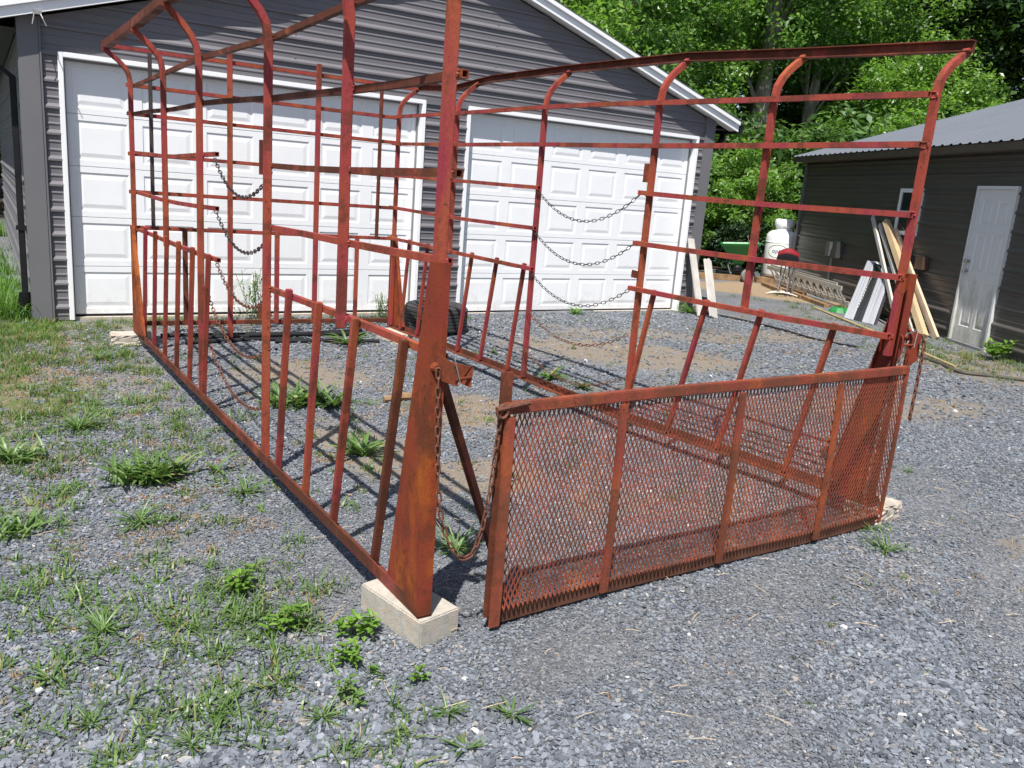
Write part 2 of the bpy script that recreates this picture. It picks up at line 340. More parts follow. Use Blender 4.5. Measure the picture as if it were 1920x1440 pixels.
# slate chips lying loose on the ground: uncountable, one object
def in_building(x, y):
    return ((x > .3) & (x < 9.15) & (y > 9.15)) | (((x-11.398)*.873-(y-6.438)*.488) > -.02)
def sample(n, r0, r1):
    th = rng.uniform(-.62, 1.42, n*2); rr = np.sqrt(rng.uniform(r0*r0, r1*r1, n*2)); x = rr*np.sin(th); y = rr*np.cos(th)
    s, mo, d, wd = zones(x, y)
    k = (rng.random(n*2) > np.clip(np.maximum(np.maximum(1.2*s, mo*.8), 1.4*np.maximum(d, wd))*(.85+.5*np.sin(x*17+3*np.sin(y*9))*np.sin(y*19+2*np.sin(x*11))), 0, .97)) & ~in_building(x, y)
    return x[k][:n], y[k][:n]
def chips():
    xs_, ys_, sz = [], [], []
    for n, r0, r1, s0, s1 in ((195000, 1.2, 4.2, .0038, .0105), (26000, 1.2, 4.2, .010, .018), (124000, 4.2, 7.5, .006, .016), (52000, 7.5, 12.5, .010, .026)):
        x, y = sample(n, r0, r1); xs_.append(x); ys_.append(y); sz.append(rng.uniform(s0, s1, len(x)))
    x = np.concatenate(xs_); y = np.concatenate(ys_); s = np.concatenate(sz); n = len(x)
    # fine crushed zone under the near corner of the cage: smaller chips
    s = s*(1-.45*blob(x, y, 1.5, 3.1, .9, 1.0))*(1+.35*blob(x, y, .6, 1.9, 1.0, .8)+.35*blob(x, y, 3.2, 1.3, 1.0, .6))
    wear_ = np.clip(.9*np.maximum.reduce([blob(x, y, 2.6, 2.0, .9, .25, .5), blob(x, y, 3.9, 1.7, 1.2, .22, .5), blob(x, y, 2.0, 1.55, .35, .2), blob(x, y, 4.7, 2.6, .8, .3, .6), blob(x, y, 1.75, 2.1, .4, .18, .2)])*(1+.5*wob(x*2, y*2)), 0, 1)
    kp = rng.random(len(x)) > .55*wear_; x, y, s, wear_ = x[kp], y[kp], s[kp]*(1-.5*wear_[kp]), wear_[kp]; n = len(x)
    K = 6; ang = np.arange(K)/K*2*np.pi + rng.uniform(-.35, .35, (n, K)); rad = rng.uniform(.5, 1.2, (n, K)); asp = rng.uniform(.32, .95, n)
    px = np.cos(ang)*rad*s[:,None]; py = np.sin(ang)*rad*(s*asp)[:,None]; th = s*rng.uniform(.10, .32, n)
    top = np.stack([px*.86, py*.86, np.repeat(th[:,None], K, 1)], -1); bot = np.stack([px, py, np.repeat(-th[:,None]*.6, K, 1)], -1)
    P = np.concatenate([top, bot], 1)
    yaw = rng.uniform(0, 2*np.pi, n); tl = np.abs(rng.normal(0, .26, n)); ta = rng.uniform(0, 2*np.pi, n)
    cy, sy = np.cos(yaw), np.sin(yaw)
    x1 = P[...,0]*cy[:,None]-P[...,1]*sy[:,None]; y1 = P[...,0]*sy[:,None]+P[...,1]*cy[:,None]; z1 = P[...,2]
    kx, ky = np.cos(ta)[:,None], np.sin(ta)[:,None]; ct, st = np.cos(tl)[:,None], np.sin(tl)[:,None]
    dt = kx*x1+ky*y1
    x2 = x1*ct+ky*z1*st+kx*dt*(1-ct); y2 = y1*ct-kx*z1*st+ky*dt*(1-ct); z2 = z1*ct+(kx*y1-ky*x1)*st
    lift = s*np.sin(tl)*.55+rng.uniform(0, .006, n)
    V = np.stack([x2+x[:,None], y2+y[:,None], z2+(gz(x, y)+lift)[:,None]], -1).reshape(-1, 3)
    base = (np.arange(n)*12)[:,None]
    t = (base+np.arange(6)).ravel().reshape(n, 6)
    sides = np.stack([np.stack([base[:,0]+6+k, base[:,0]+6+(k+1)%6, base[:,0]+(k+1)%6, base[:,0]+k], 1) for k in range(6)], 1).reshape(n, 24)
    F = np.concatenate([t, sides], 1).ravel(); tot = np.tile([6]+[4]*6, n)
    m, nt, bs = newmat('slate_chip'); g = N(nt, 'ShaderNodeNewGeometry')
    c = ramp(nt, g.outputs['Random Per Island'], [(0, (.064,.072,.083)), (.25, (.115,.128,.147)), (.6, (.166,.182,.206)), (.92, (.238,.256,.284)), (.965, (.26,.245,.225)), (.99, (.29,.25,.215)), (1, (.55,.55,.54))])
    v = obj_vec(nt); c = mix(nt, .55, c, ramp(nt, noise(nt, 90, 4, .6, v), [(.3, .75), (.7, 1.25)]), 'MULTIPLY')
    c = mix(nt, .6, c, ramp(nt, noise(nt, 1.3, 4, .6, v), [(.3, .80), (.7, 1.16)]), 'MULTIPLY')
    c = mix(nt, ramp(nt, noise(nt, 1.1, 8, .72, v, .6), [(.54, 0.0), (.70, .32)]), c, (.13,.115,.10))
    L(nt, c, bs.inputs['Base Color']); bs.inputs['Roughness'].default_value = .62; bs.inputs['Specular IOR Level'].default_value = .35
    o = np_mesh('gravel', V, F, tot, m); tag(o, 'loose blue grey slate chips covering the yard', 'gravel', kind='stuff')
chips()

# ------------------------------------------------------------------ grass and weeds
def blades(px, py, h, wdt, lean, segs=3, z=0.0):
    """arrays of blade bases -> verts, quads"""
    n = len(px); az = rng.uniform(0, 2*np.pi, n); dx, dy = np.cos(az), np.sin(az); wa = az+np.pi/2+rng.normal(0, .3, n); wx, wy = np.cos(wa), np.sin(wa)
    rows = []
    for i in range(segs+1):
        t = i/segs; wi = wdt*(1-t**1.6)*.5+.0004; off = lean*h*t**1.7; zz = h*(t-.35*lean*t*t)
        cx = px+dx*off; cy = py+dy*off
        rows.append(np.stack([cx-wx*wi, cy-wy*wi, z+zz], -1)); rows.append(np.stack([cx+wx*wi, cy+wy*wi, z+zz], -1))
    V = np.stack(rows, 1); b = (np.arange(n)*2*(segs+1))[:,None]
    F = np.concatenate([b+np.array([2*i, 2*i+1, 2*i+3, 2*i+2]) for i in range(segs)], 1)
    return V.reshape(-1, 3), F.ravel(), n*segs
def blade_obj(name, V, F, nf, mat, parent=None): return np_mesh(name, V, F, np.full(nf, 4), mat, parent)

def tufts(spots, mat, name):
    PX, PY, H, W, LN = [], [], [], [], []
    for (x, y, r, nb, h) in spots:
        PX.append(rng.normal(x, r*.5, nb)); PY.append(rng.normal(y, r*.5, nb)); H.append(rng.uniform(.4, 1.0, nb)*h); W.append(rng.uniform(.003, .007, nb)*(.7+h*4)); LN.append(rng.uniform(.2, 1.1, nb))
    a = [np.concatenate(k) for k in (PX, PY, H, W, LN)]
    V, F, nf = blades(a[0], a[1], a[2], a[3], a[4], z=gz(a[0], a[1])); return blade_obj(name, V, F, nf, mat)
spots = []
def scatter(n, x0, x1, y0, y1, r, nb, h, f=None):
    for _ in range(n):
        x = rnd.uniform(x0, x1); y = rnd.uniform(y0, y1)
        if f and rnd.random() > f(x, y): continue
        if bool(in_building(np.array([x]), np.array([y]))[0]): continue
        spots.append((x, y, r*rnd.uniform(.5, 1.4), int(nb*rnd.uniform(.4, 1.4)), h*rnd.uniform(.6, 1.4)))
leftf = lambda x, y: max(0., min(1., 1.15-(x-.1-.10*y)*1.1))
scatter(170, -.2, 1.6, 1.9, 5.0, .05, 14, .04, leftf)
scatter(420, -.6, 1.1, 4.6, 9.1, .08, 30, .065)
scatter(200, -1.0, .55, 7.2, 9.3, .10, 30, .09)
scatter(130, .4, 5.0, 8.7, 9.12, .08, 22, .08)
scatter(25, 5.0, 9.2, 8.8, 9.1, .06, 14, .05)
scatter(90, 1.4, 3.4, 3.0, 8.6, .06, 16, .05)
scatter(60, 3.6, 5.5, 4.6, 7.0, .05, 14, .05)
scatter(70, 5.0, 10.0, 5.5, 8.6, .09, 16, .045)
scatter(120, 9.0, 10.6, 4.4, 6.3, .10, 26, .07)
scatter(60, 10.3, 11.3, 5.5, 9.0, .10, 22, .07)
scatter(30, 11.3, 13.0, 8.3, 11.0, .1, 22, .09)
scatter(16, 2.2, 4.6, 1.4, 2.4, .03, 8, .03)
tag(tufts(spots, GRASSM, 'grass'), 'thin low grass and moss growing through the gravel', 'grass', kind='stuff')
spots = []
scatter(260, -3.5, .32, 9.4, 19.5, .22, 60, .32)
scatter(120, -1.2, .34, 9.25, 11.5, .14, 50, .30)
tag(tufts(spots, LAWNM, 'long_grass'), 'tall bright green grass strip beside the left garage wall', 'grass', kind='stuff')
# dry brown thatch in the bare patches, and loose straw
spots = []
soilf = lambda x, y: float(zones(np.array([x]), np.array([y]))[0][0])
scatter(900, -.6, 10.5, 2.4, 9.0, .06, 10, .022, soilf)
scatter(110, 0, 5.5, 1.6, 5.0, .05, 10, .025)
DRY_PATCHES = [(0.13, 6.73, 4), (0.28, 6.93, 3), (0.52, 6.87, 3), (0.09, 6.38, 3), (0.4, 7.52, 3), (0.53, 8.12, 2), (0.47, 5.94, 2), (0.83, 5.84, 3), (0.71, 5.68, 2), (0.28, 4.85, 3), (0.23, 4.66, 2), (0.12, 4.26, 2), (0.39, 4.85, 2), (0.71, 4.14, 3), (0.78, 4.08, 2), (0.88, 4.15, 2), (0.55, 3.72, 2), (1.07, 4.57, 2), (1.17, 4.58, 2), (0.95, 3.71, 2), (1.03, 3.65, 1), (0.89, 4.96, 1), (0.73, 5.02, 2), (1.58, 5.9, 2), (0.73, 3.77, 1), (1.24, 4.95, 2), (0.71, 3.87, 1), (0.73, 6.58, 2), (0.35, 8.38, 2), (0.85, 6.97, 1), (1.66, 7.27, 1), (0.65, 7.28, 2), (0.17, 3.53, 3), (0.22, 3.7, 2), (0.58, 3.75, 2), (0.66, 3.74, 1), (0.97, 3.71, 2), (0.7, 4.07, 3), (0.77, 2.23, 2), (0.08, 2.76, 2), (-0.0, 2.8, 1), (0.52, 2.95, 1), (0.99, 2.9, 2), (0.37, 2.89, 1), (0.15, 3.04, 1), (0.12, 4.3, 2), (0.76, 3.48, 1), (0.14, 2.44, 1), (2.36, 5.33, 3), (2.18, 5.28, 2), (3.02, 5.24, 3), (3.08, 5.07, 3), (2.49, 5.24, 2), (2.38, 6.92, 2), (3.91, 5.5, 2), (3.54, 6.37, 2), (5.81, 8.18, 2), (5.75, 7.62, 2), (6.03, 7.58, 2), (5.74, 6.73, 2), (2.95, 7.69, 2), (2.62, 5.78, 2), (1.62, 4.47, 2), (2.89, 4.84, 2), (9.12, 8.32, 4), (7.39, 6.87, 4), (8.02, 7.01, 4), (7.81, 6.33, 4), (7.86, 7.57, 4), (8.83, 7.43, 3), (8.18, 6.26, 4), (9.12, 6.7, 3), (8.62, 6.17, 4), (6.42, 6.28, 3), (10.72, 5.77, 4), (8.87, 5.05, 4), (9.97, 5.22, 3), (7.5, 4.07, 3), (8.89, 4.49, 3), (9.34, 5.47, 3), (4.17, 2.5, 1)]
for x, y, sz in DRY_PATCHES:
    far = 1+max(0, (y-4)*.12)
    for k in range(5*sz):
        spots.append((x+rnd.gauss(0, .035*sz*far), y+rnd.gauss(0, .03*sz*far), .035*far, 14, rnd.uniform(.012, .026)*far))
tag(tufts(spots, DRYM, 'dry_grass'), 'dead brown grass lying in patches on the gravel', 'grass', kind='stuff')

WEEDS = [(0.11, 5.41, 3), (0.06, 5.68, 3), (0.18, 5.23, 2), (0.31, 5.27, 2), (0.57, 5.71, 3), (0.47, 5.94, 2), (0.01, 4.02, 3), (0.08, 4.14, 2), (0.18, 4.21, 2), (0.02, 3.67, 1), (0.09, 4.46, 2), (0.21, 4.41, 2), (0.1, 3.38, 3), (0.05, 3.43, 2), (0.16, 3.28, 2), (0.26, 3.11, 3), (0.31, 3.02, 2), (0.04, 3.14, 2), (-0.02, 3.14, 2), (0.17, 2.72, 2), (0.21, 2.78, 2), (0.05, 2.51, 2), (-0.02, 2.42, 2), (0.24, 2.31, 2), (0.32, 2.35, 2), (0.38, 2.22, 3), (0.46, 2.39, 2), (0.54, 2.4, 2), (0.56, 2.22, 2), (0.62, 2.25, 2), (0.51, 2.16, 1), (0.47, 2.74, 2), (0.4, 2.74, 1), (0.67, 2.68, 2), (0.6, 2.57, 2), (0.73, 2.8, 3), (0.71, 3.15, 2), (0.71, 3.35, 2), (0.72, 3.0, 3), (0.81, 2.93, 3), (0.86, 2.84, 2), (0.88, 2.64, 2), (1.03, 2.87, 2), (0.98, 2.69, 3), (1.08, 3.4, 2), (0.82, 3.8, 2), (0.93, 3.71, 1), (0.57, 3.9, 2), (0.52, 3.46, 2), (0.61, 3.12, 2), (0.54, 2.92, 2), (0.76, 2.75, 2), (0.75, 2.45, 2), (0.85, 2.26, 1), (0.99, 1.99, 2), (0.94, 1.99, 2), (1.02, 2.27, 1), (1.12, 5.65, 2), (1.08, 5.1, 1), (1.0, 5.39, 1), (0.83, 6.05, 3), (0.92, 5.81, 2), (1.27, 4.14, 2), (1.4, 5.37, 2), (1.86, 4.59, 2), (1.68, 4.27, 2), (1.37, 3.98, 1), (1.47, 3.77, 1), (0.66, 4.08, 1), (1.04, 4.23, 2), (0.47, 4.44, 2), (0.32, 4.89, 2), (0.38, 3.09, 2), (0.26, 2.89, 2), (0.12, 2.9, 1), (1.01, 3.02, 2), (0.93, 3.25, 2), (0.58, 2.81, 2), (0.74, 2.56, 2), (-0.01, 2.85, 1), (0.09, 2.66, 1), (0.92, 2.42, 1), (0.96, 2.8, 2), (0.32, 2.62, 1), (1.12, 2.23, 1), (0.63, 2.14, 2), (0.74, 2.13, 1), (0.83, 1.96, 2), (0.72, 2.32, 1), (0.21, 2.47, 1), (0.77, 7.68, 2), (0.98, 7.79, 1), (0.98, 7.49, 2), (0.75, 7.01, 1), (1.01, 6.83, 2), (0.83, 6.52, 1), (1.05, 5.57, 2), (1.11, 6.45, 1), (0.88, 5.99, 1), (0.57, 5.8, 2), (0.24, 6.46, 2), (0.36, 6.64, 2), (0.31, 5.4, 2), (0.09, 5.82, 2), (0.34, 9.09, 2), (0.23, 9.19, 2), (0.53, 9.26, 2), (0.88, 8.92, 1), (1.38, 7.27, 1), (1.81, 7.25, 1), (2.6, 8.02, 2), (1.86, 5.77, 3), (2.06, 5.66, 2), (1.13, 5.18, 2), (1.44, 5.37, 2), (1.19, 4.9, 1), (2.23, 5.61, 2), (1.94, 5.7, 2), (1.98, 4.83, 2), (1.86, 4.56, 2), (1.7, 4.88, 1), (1.89, 5.06, 1), (1.65, 4.49, 1), (2.58, 5.36, 1), (3.28, 5.9, 1), (3.02, 4.89, 2), (4.2, 6.94, 2), (4.12, 7.04, 1), (6.54, 8.47, 1), (6.85, 8.56, 1), (7.16, 8.4, 1), (4.22, 5.93, 2), (4.25, 5.53, 1), (2.33, 7.0, 1), (2.65, 7.08, 1), (2.65, 6.0, 1), (6.06, 8.27, 1), (6.11, 7.25, 1)]
bl = [[], [], [], [], []]
EXTRA = []
for _ in range(150):
    y_ = rnd.uniform(2.0, 6.0); x_ = rnd.uniform(.02, min(1.05, .35+.28*y_)); EXTRA.append((x_, y_, 1))
for x, y, sz in WEEDS+EXTRA:
    for _ in range(3 if sz > 2 else sz):
        cx, cy = x+rnd.gauss(0, .032*sz), y+rnd.gauss(0, .032*sz); nb = int((7+6*sz)*rnd.uniform(.4, 1.5)); hh = (.026+.016*sz)*rnd.uniform(.6, 1.5)
        for _2 in range(nb): bl[0].append(rnd.gauss(cx, .012+.010*sz)); bl[1].append(rnd.gauss(cy, .012+.010*sz)); bl[2].append(hh*rnd.uniform(.5, 1.2)); bl[3].append(rnd.uniform(.0045, .010)); bl[4].append(rnd.choice((rnd.uniform(.2, .8), rnd.uniform(.8, 2.0))))
bl = [np.array(k) for k in bl]; V, F, nf = blades(bl[0], bl[1], bl[2], bl[3], bl[4], 4, gz(bl[0], bl[1]))
tag(blade_obj('weeds', V, F, nf, WEEDM), 'small crabgrass and clover weeds dotted over the gravel', 'weeds', kind='stuff')

def leafblade(mb, p, az, ln, wd, rise, droop, segs=5, fold=.25):
    """one broad strap leaf, folded along its midrib"""
    p = Vector(p); d = Vector((math.cos(az), math.sin(az), 0)); sdv = Vector((-math.sin(az), math.cos(az), 0)); b = len(mb.v)
    for i in range(segs+1):
        t = i/segs; c = p + d*(ln*t*math.cos(rise*(1-t*.5))) + Vector((0,0, ln*(math.sin(rise)*t - droop*t*t)))
        wi = wd*(math.sin(math.pi*min(1, .12+t*.88))**.8)*.5 + .001
        mb.v += [tuple(c-sdv*wi+Vector((0,0,wi*fold*2))), tuple(c), tuple(c+sdv*wi+Vector((0,0,wi*fold*2)))]
    for i in range(segs):
        o = b+3*i; mb.f += [(o, o+1, o+4, o+3), (o+1, o+2, o+5, o+4)]
def weed(name, label, x, y, kind, size, n, mat=None, group=None):
    mb = MB(); r = random.Random(int(x*917+y*331+n)); z = float(gz(np.array([x]), np.array([y]))[0])
    for k in range(n):
        a = r.uniform(0, 6.283); j = size*.25 if kind == 'clump' else size*.06
        p = (x+r.gauss(0, j), y+r.gauss(0, j), z)
        if kind == 'strap': leafblade(mb, p, a, size*r.uniform(.6, 1.1), size*.11, r.uniform(.4, 1.25), r.uniform(.1, .5))
        elif kind == 'rosette': leafblade(mb, p, a, size*r.uniform(.45, 1.15), size*r.uniform(.05, .085), r.uniform(.1, .9), r.uniform(.05, .4))
        elif kind == 'clump': leafblade(mb, (x+r.gauss(0, size*.32), y+r.gauss(0, size*.14), z), a, size*r.uniform(.35, .85), size*r.uniform(.06, .095), r.uniform(.5, 1.4), r.uniform(.1, .45))
        elif kind == 'grass': leafblade(mb, p, a, size*r.uniform(.5, 1.1), size*.035, r.uniform(.3, 1.3), r.uniform(.1, .5))
        elif kind == 'sprout':
            st = Vector((x+r.gauss(0, size*.26), y+r.gauss(0, size*.26), z)); hh = size*r.uniform(.3, .75); top = st+Vector((r.gauss(0, .15)*hh, r.gauss(0, .15)*hh, hh))
            mb.tube([st, top], .0016, 4)
            for q_ in range(9):
                t = r.uniform(.25, 1.0); leafblade(mb, st.lerp(top, t), r.uniform(0, 6.283), size*r.uniform(.14, .28), size*.10, r.uniform(.0, .7), .15, 4, .2)
        elif kind == 'tall':
            st = Vector((x+r.gauss(0, size*.10), y+r.gauss(0, size*.06), z)); hh = size*r.uniform(.55, 1.0); top = st+Vector((r.gauss(0, .13)*hh, r.gauss(0, .1)*hh, hh))
            mb.tube([st, st.lerp(top, .5)+Vector((r.gauss(0,.01), 0, 0)), top], .0025, 4)
            for q_ in range(12):
                t = r.uniform(.15, 1.0); leafblade(mb, st.lerp(top, t), r.uniform(0, 6.283), size*r.uniform(.07, .15), size*.022, r.uniform(.3, 1.1), .1, 3, .2)
    if kind in ('rosette', 'grass', 'clump'):      # spent leaves lying flat round the foot
        for k in range(n//5): leafblade(mb, (x+r.gauss(0, size*.1), y+r.gauss(0, size*.1), z+.004), r.uniform(0, 6.283), size*r.uniform(.4, .9), size*.04, r.uniform(.0, .15), .05, 3, .1)
    o = mb.build(name, mat or WEEDM, smooth=False); tag(o, label, 'weed', group)
    return o
weed('plantain_weed', 'large dark green clump of plantain leaves on gravel left of the cage', .66, 4.42, 'clump', .24, 150)
weed('plantain_weed', 'pale upright leafy weed just right of the largest plantain clump', 1.0, 4.44, 'strap', .17, 7)
weed('plantain_weed', 'bushy long-leaved weed inside the cage beside its open left side', 1.83, 5.62, 'clump', .30, 95)
weed('plantain_weed', 'smaller leafy weed right of the bushy weed inside the cage', 2.05, 5.52, 'strap', .22, 26)
weed('plantain_weed', 'bright green rosette behind the chain opening on the right side', 4.15, 5.83, 'strap', .19, 30)
weed('plantain_weed', 'narrow-leaved rosette close to the foot of the right side rail', 4.24, 5.45, 'strap', .14, 20)
weed('grass_tuft', 'spiky grass tuft in front of the far left concrete block', .74, 7.37, 'grass', .20, 40)
weed('grass_tuft', 'green grass tuft growing under the hanging gate chain', 1.75, 3.08, 'grass', .17, 44)
weed('tall_weed', 'tall wispy weed standing against the left garage door', 2.46, 9.08, 'tall', .58, 15)
weed('tall_weed', 'small bushy weed against the left garage door near its right jamb', 3.92, 9.02, 'tall', .30, 16)
weed('sprout_weed', 'bright yellow-green sprouts beside the near concrete block', 1.06, 2.58, 'sprout', .15, 9, SPROUT)
weed('sprout_weed', 'scattered yellow-green sprouts left of the near concrete block', .86, 2.72, 'sprout', .15, 8, SPROUT)
weed('sprout_weed', 'leafy sprouts in front of the near concrete block', .97, 2.40, 'sprout', .13, 8, SPROUT)
weed('sprout_weed', 'low sprouts in the gravel midway between camera and block', .92, 2.20, 'sprout', .12, 5, WEEDM)
weed('sprout_weed', 'single upright sprout alone on gravel below the near block', 1.14, 2.20, 'sprout', .10, 3, SPROUT)
weed('sprout_weed', 'loose patch of sprouts left of the long bottom rail', .80, 3.05, 'sprout', .16, 8, SPROUT)
weed('grass_tuft', 'dense grass tuft in the left foreground gravel', .27, 2.95, 'grass', .12, 50)
weed('crabgrass', 'spreading crabgrass plant in the bottom middle foreground', 1.16, 2.02, 'rosette', .085, 20)
weed('crabgrass', 'wide crabgrass plant right of the bottom middle one', 1.34, 1.92, 'rosette', .095, 18)
weed('crabgrass', 'leafy crabgrass at the bottom edge below the other two', 1.12, 1.84, 'rosette', .08, 20)
weed('crabgrass', 'crabgrass mat near the bottom left of the middle foreground', .42, 2.20, 'grass', .09, 30)
weed('crabgrass', 'tangled green crabgrass left of the bottom middle sprouts', .80, 2.16, 'grass', .085, 34)
weed('crabgrass', 'dusty crabgrass in the lower left corner', .18, 2.42, 'grass', .09, 26)
weed('crabgrass', 'low green crabgrass above the lower left corner', .10, 2.72, 'rosette', .09, 24)
weed('crabgrass', 'star-shaped crabgrass on open gravel right of the tailgate', 3.76, 2.24, 'grass', .15, 26)
weed('grass_tuft', 'small grass tuft against the right end of the tailgate', 3.93, 2.44, 'grass', .11, 22)
weed('grass_tuft', 'tiny tuft on the gravel right of the tailgate chain', 5.09, 2.98, 'grass', .09, 16)
weed('crabgrass', 'broad clump of green weed at the left edge of the yard', .06, 4.95, 'clump', .22, 60)
weed('crabgrass', 'dark grassy clump left of the plantain patch', .42, 5.45, 'grass', .20, 60)
weed('crabgrass', 'grassy clump at the left edge below the broad weed', .02, 3.95, 'clump', .18, 50)
weed('crabgrass', 'ragged weed midway up the left gravel', .53, 3.87, 'grass', .16, 40)
weed('crabgrass', 'short leafy weed beside the long bottom rail', 1.06, 4.08, 'grass', .15, 34)
weed('leafy_weed', 'bright leafy weeds against the shed wall right of its door', 10.55, 5.35, 'sprout', .38, 14, SPROUT)
weed('leafy_weed', 'green leafy weeds at the foot of the leaning new lumber', 11.35, 6.95, 'sprout', .28, 10, WEEDM)
weed('grass_tuft', 'green tuft beside the right jamb of the right garage door', 8.8, 8.95, 'grass', .28, 60, LAWNM)
weed('grass_tuft', 'low wide tuft in front of the right garage door', 6.75, 9.0, 'grass', .16, 90, LAWNM)
weed('strap_weed', 'leafy upright weed between the left side stakes', 1.85, 4.45, 'strap', .22, 34)
weed('strap_weed', 'long-leaved weed near the pipes inside the cage', 2.95, 7.55, 'strap', .26, 22)

# ------------------------------------------------------------------ garage
YF = 9.20
gar = empty('garage', (4.7, 9.2, 0), 'charcoal metal garage with two wide white doors and white gable trim', 'garage')
def roofz(x): return 4.105 - .31*abs(x-4.70)
zlist = []
z = .02; zb = 2.731-.236*12
prof = []
k = 0
while True:
    b = zb+.236*k
    if b > 4.2: break
    for dz, dy in ((-.022,.0),(-.014,.021),(.004,.021),(.034,.0),(.078,.0),(.081,.006),(.088,.006),(.102,.0),(.154,.0),(.157,.006),(.164,.006),(.178,.0)): prof.append((b+dz, dy))
    k += 1
def prof_range(z0, z1):
    out = [(z0, 0.0)]
    for zz, dy in prof:
        if z0+.003 < zz < z1-.003: out.append((zz, dy))
    out.append((z1, out[-1][1])); return out
def siding(mb, z0, z1, fl, fr, P=lambda u, d, z: (u, YF-d, z)):
    pr = prof_range(z0, z1); b = len(mb.v)
    for zz, dy in pr: mb.v.append(P(fl(zz), dy, zz)); mb.v.append(P(fr(zz), dy, zz))
    for i in range(len(pr)-1): o = b+2*i; mb.f.append((o, o+1, o+3, o+2))
    return mb
HT = 2.52
wall = MB()
siding(wall, .01, HT, lambda z: .50, lambda z: .69); siding(wall, .01, HT, lambda z: 4.43, lambda z: 5.02); siding(wall, -.02, HT, lambda z: 8.78, lambda z: 8.93)
inv = lambda z: max(0.0, (4.09-z)/.31)
siding(wall, HT, 4.085, lambda z: max(.50, 4.70-inv(z)), lambda z: min(8.93, 4.70+inv(z)))
wl = MB(); siding(wl, .0, 2.74, lambda z: 9.36, lambda z: 19.2, lambda u, d, z: (.372-d, u, z)); wr = MB()
siding(wr, -.03, 2.74, lambda z: 9.36, lambda z: 19.2, lambda u, d, z: (9.073+d, u, z))
wall.build('wall', SIDE, gar); wl.build('side_wall', SIDE, gar); wr.build('side_wall', SIDE, gar)
MB().box((.372, 19.15, 0), (9.07, 19.2, 2.8)).build('rear_wall', SIDE, gar)
for kk in range(11):
    for xx in (5.35, 2.9, 7.3, .56):
        zz = zb+.236*(kk+6)+.045
        if zz < roofz(xx)-.2 and (zz > 2.7 or xx < .6): MB().tube([(xx, YF-.001, zz), (xx, YF-.012, zz)], .008, 6).build('siding_screw', GREY, gar)
for x0, x1, sx in ((.355, .53, -1), (8.91, 9.09, 1)):
    ct = MB(); ct.box((x0, YF-.028, -.03), (x1, YF+.02, 2.80)); xo = x0 if sx < 0 else x1
    ct.box((min(xo, xo-sx*.02), YF+.02, -.03), (max(xo, xo-sx*.02), YF+.17, 2.80)); ct.build('corner_trim', SIDEP, gar, bevel=.006)
    xi = x1 if sx < 0 else x0-.014
    MB().box((xi, YF-.034, -.02), (xi+.014, YF, 2.80)).build('corner_trim_lip', SIDEP, gar)
def garage_door(xa, xb, z0):
    """outer trim edges xa..xb"""
    t = .045; zt = 2.52
    fr = MB()
    fr.box((xa, YF-.024, z0-.02), (xa+t, YF+.11, zt)); fr.box((xb-t, YF-.024, z0-.02), (xb, YF+.11, zt)); fr.box((xa+t, YF-.024, zt-t), (xb-t, YF+.11, zt))
    stop = MB(); stop.box((xa+t, YF+.078, z0), (xa+t+.018, YF+.1, zt-t)); stop.box((xb-t-.018, YF+.078, z0), (xb-t, YF+.1, zt-t)); stop.box((xa+t+.018, YF+.07, zt-t-.02), (xb-t-.018, YF+.1, zt-t))
    root = empty('garage_door'); root.parent = gar; root['label'] = 'white paneled garage door, %s of the pair' % ('left' if xa < 3 else 'right')
    fr.build('door_frame', WHITE, root, bevel=.003, xf=None); stop.build('weather_strip', GREY, root)
    d = MB(); yd = YF+.10; x0, x1 = xa+t+.004, xb-t-.004; zz0 = z0+.015; zz1 = zt-t-.004; nr, ncol = 5, 6; rh = (zz1-zz0)/nr
    for r_ in range(nr):
        a = zz0+rh*r_; b = a+rh
        # lips at the section joint
        d.add([(x0,yd+.012,a),(x1,yd+.012,a),(x1,yd,a+.006),(x0,yd,a+.006)], [(0,1,2,3)])
        d.add([(x0,yd,b-.004),(x1,yd,b-.004),(x1,yd+.012,b),(x0,yd+.012,b)], [(0,1,2,3)])
        lo, hi = a+.006, b-.004; pl, ph = lo+.056, hi-.052
        pitch = (x1-x0)/ncol; pw = pitch*.775; xsn = [x0]
        for c_ in range(ncol):
            cx = x0+pitch*(c_+.5); xsn += [cx-pw/2, cx+pw/2]
        xsn.append(x1)
        d.add([(x0,yd,lo),(x1,yd,lo),(x1,yd,pl),(x0,yd,pl)], [(0,1,2,3)]); d.add([(x0,yd,ph),(x1,yd,ph),(x1,yd,hi),(x0,yd,hi)], [(0,1,2,3)])
        for i in range(0, len(xsn), 2): d.add([(xsn[i],yd,pl),(xsn[i+1],yd,pl),(xsn[i+1],yd,ph),(xsn[i],yd,ph)], [(0,1,2,3)])
        for c_ in range(ncol):
            u0, u1 = xsn[1+2*c_], xsn[2+2*c_]; b0 = len(d.v)
            for ins, dy in ((0,0),(.008,.008),(.028,.008),(.064,.002)):
                d.v += [(u0+ins,yd+dy,pl+ins),(u1-ins,yd+dy,pl+ins),(u1-ins,yd+dy,ph-ins),(u0+ins,yd+dy,ph-ins)]
            for ring in range(3):
                for e in range(4): d.f.append((b0+4*ring+e, b0+4*ring+(e+1)%4, b0+4*ring+4+(e+1)%4, b0+4*ring+4+e))
            d.f.append((b0+12, b0+13, b0+14, b0+15))
    d.build('door_panel', DOORW, root)
    MB().box((x0, yd-.004, z0-.005), (x1, yd+.03, z0+.018)).build('bottom_seal', BLACKP, root)
garage_door(.673, 4.446, .03); garage_door(5.001, 8.798, .0)
MB().box((.5, YF+.03, -.05), (4.6, YF+.30, .026)).build('door_sill', CONC, gar); MB().box((4.9, YF+.03, -.05), (8.95, YF+.30, .0)).build('door_sill', CONC, gar)
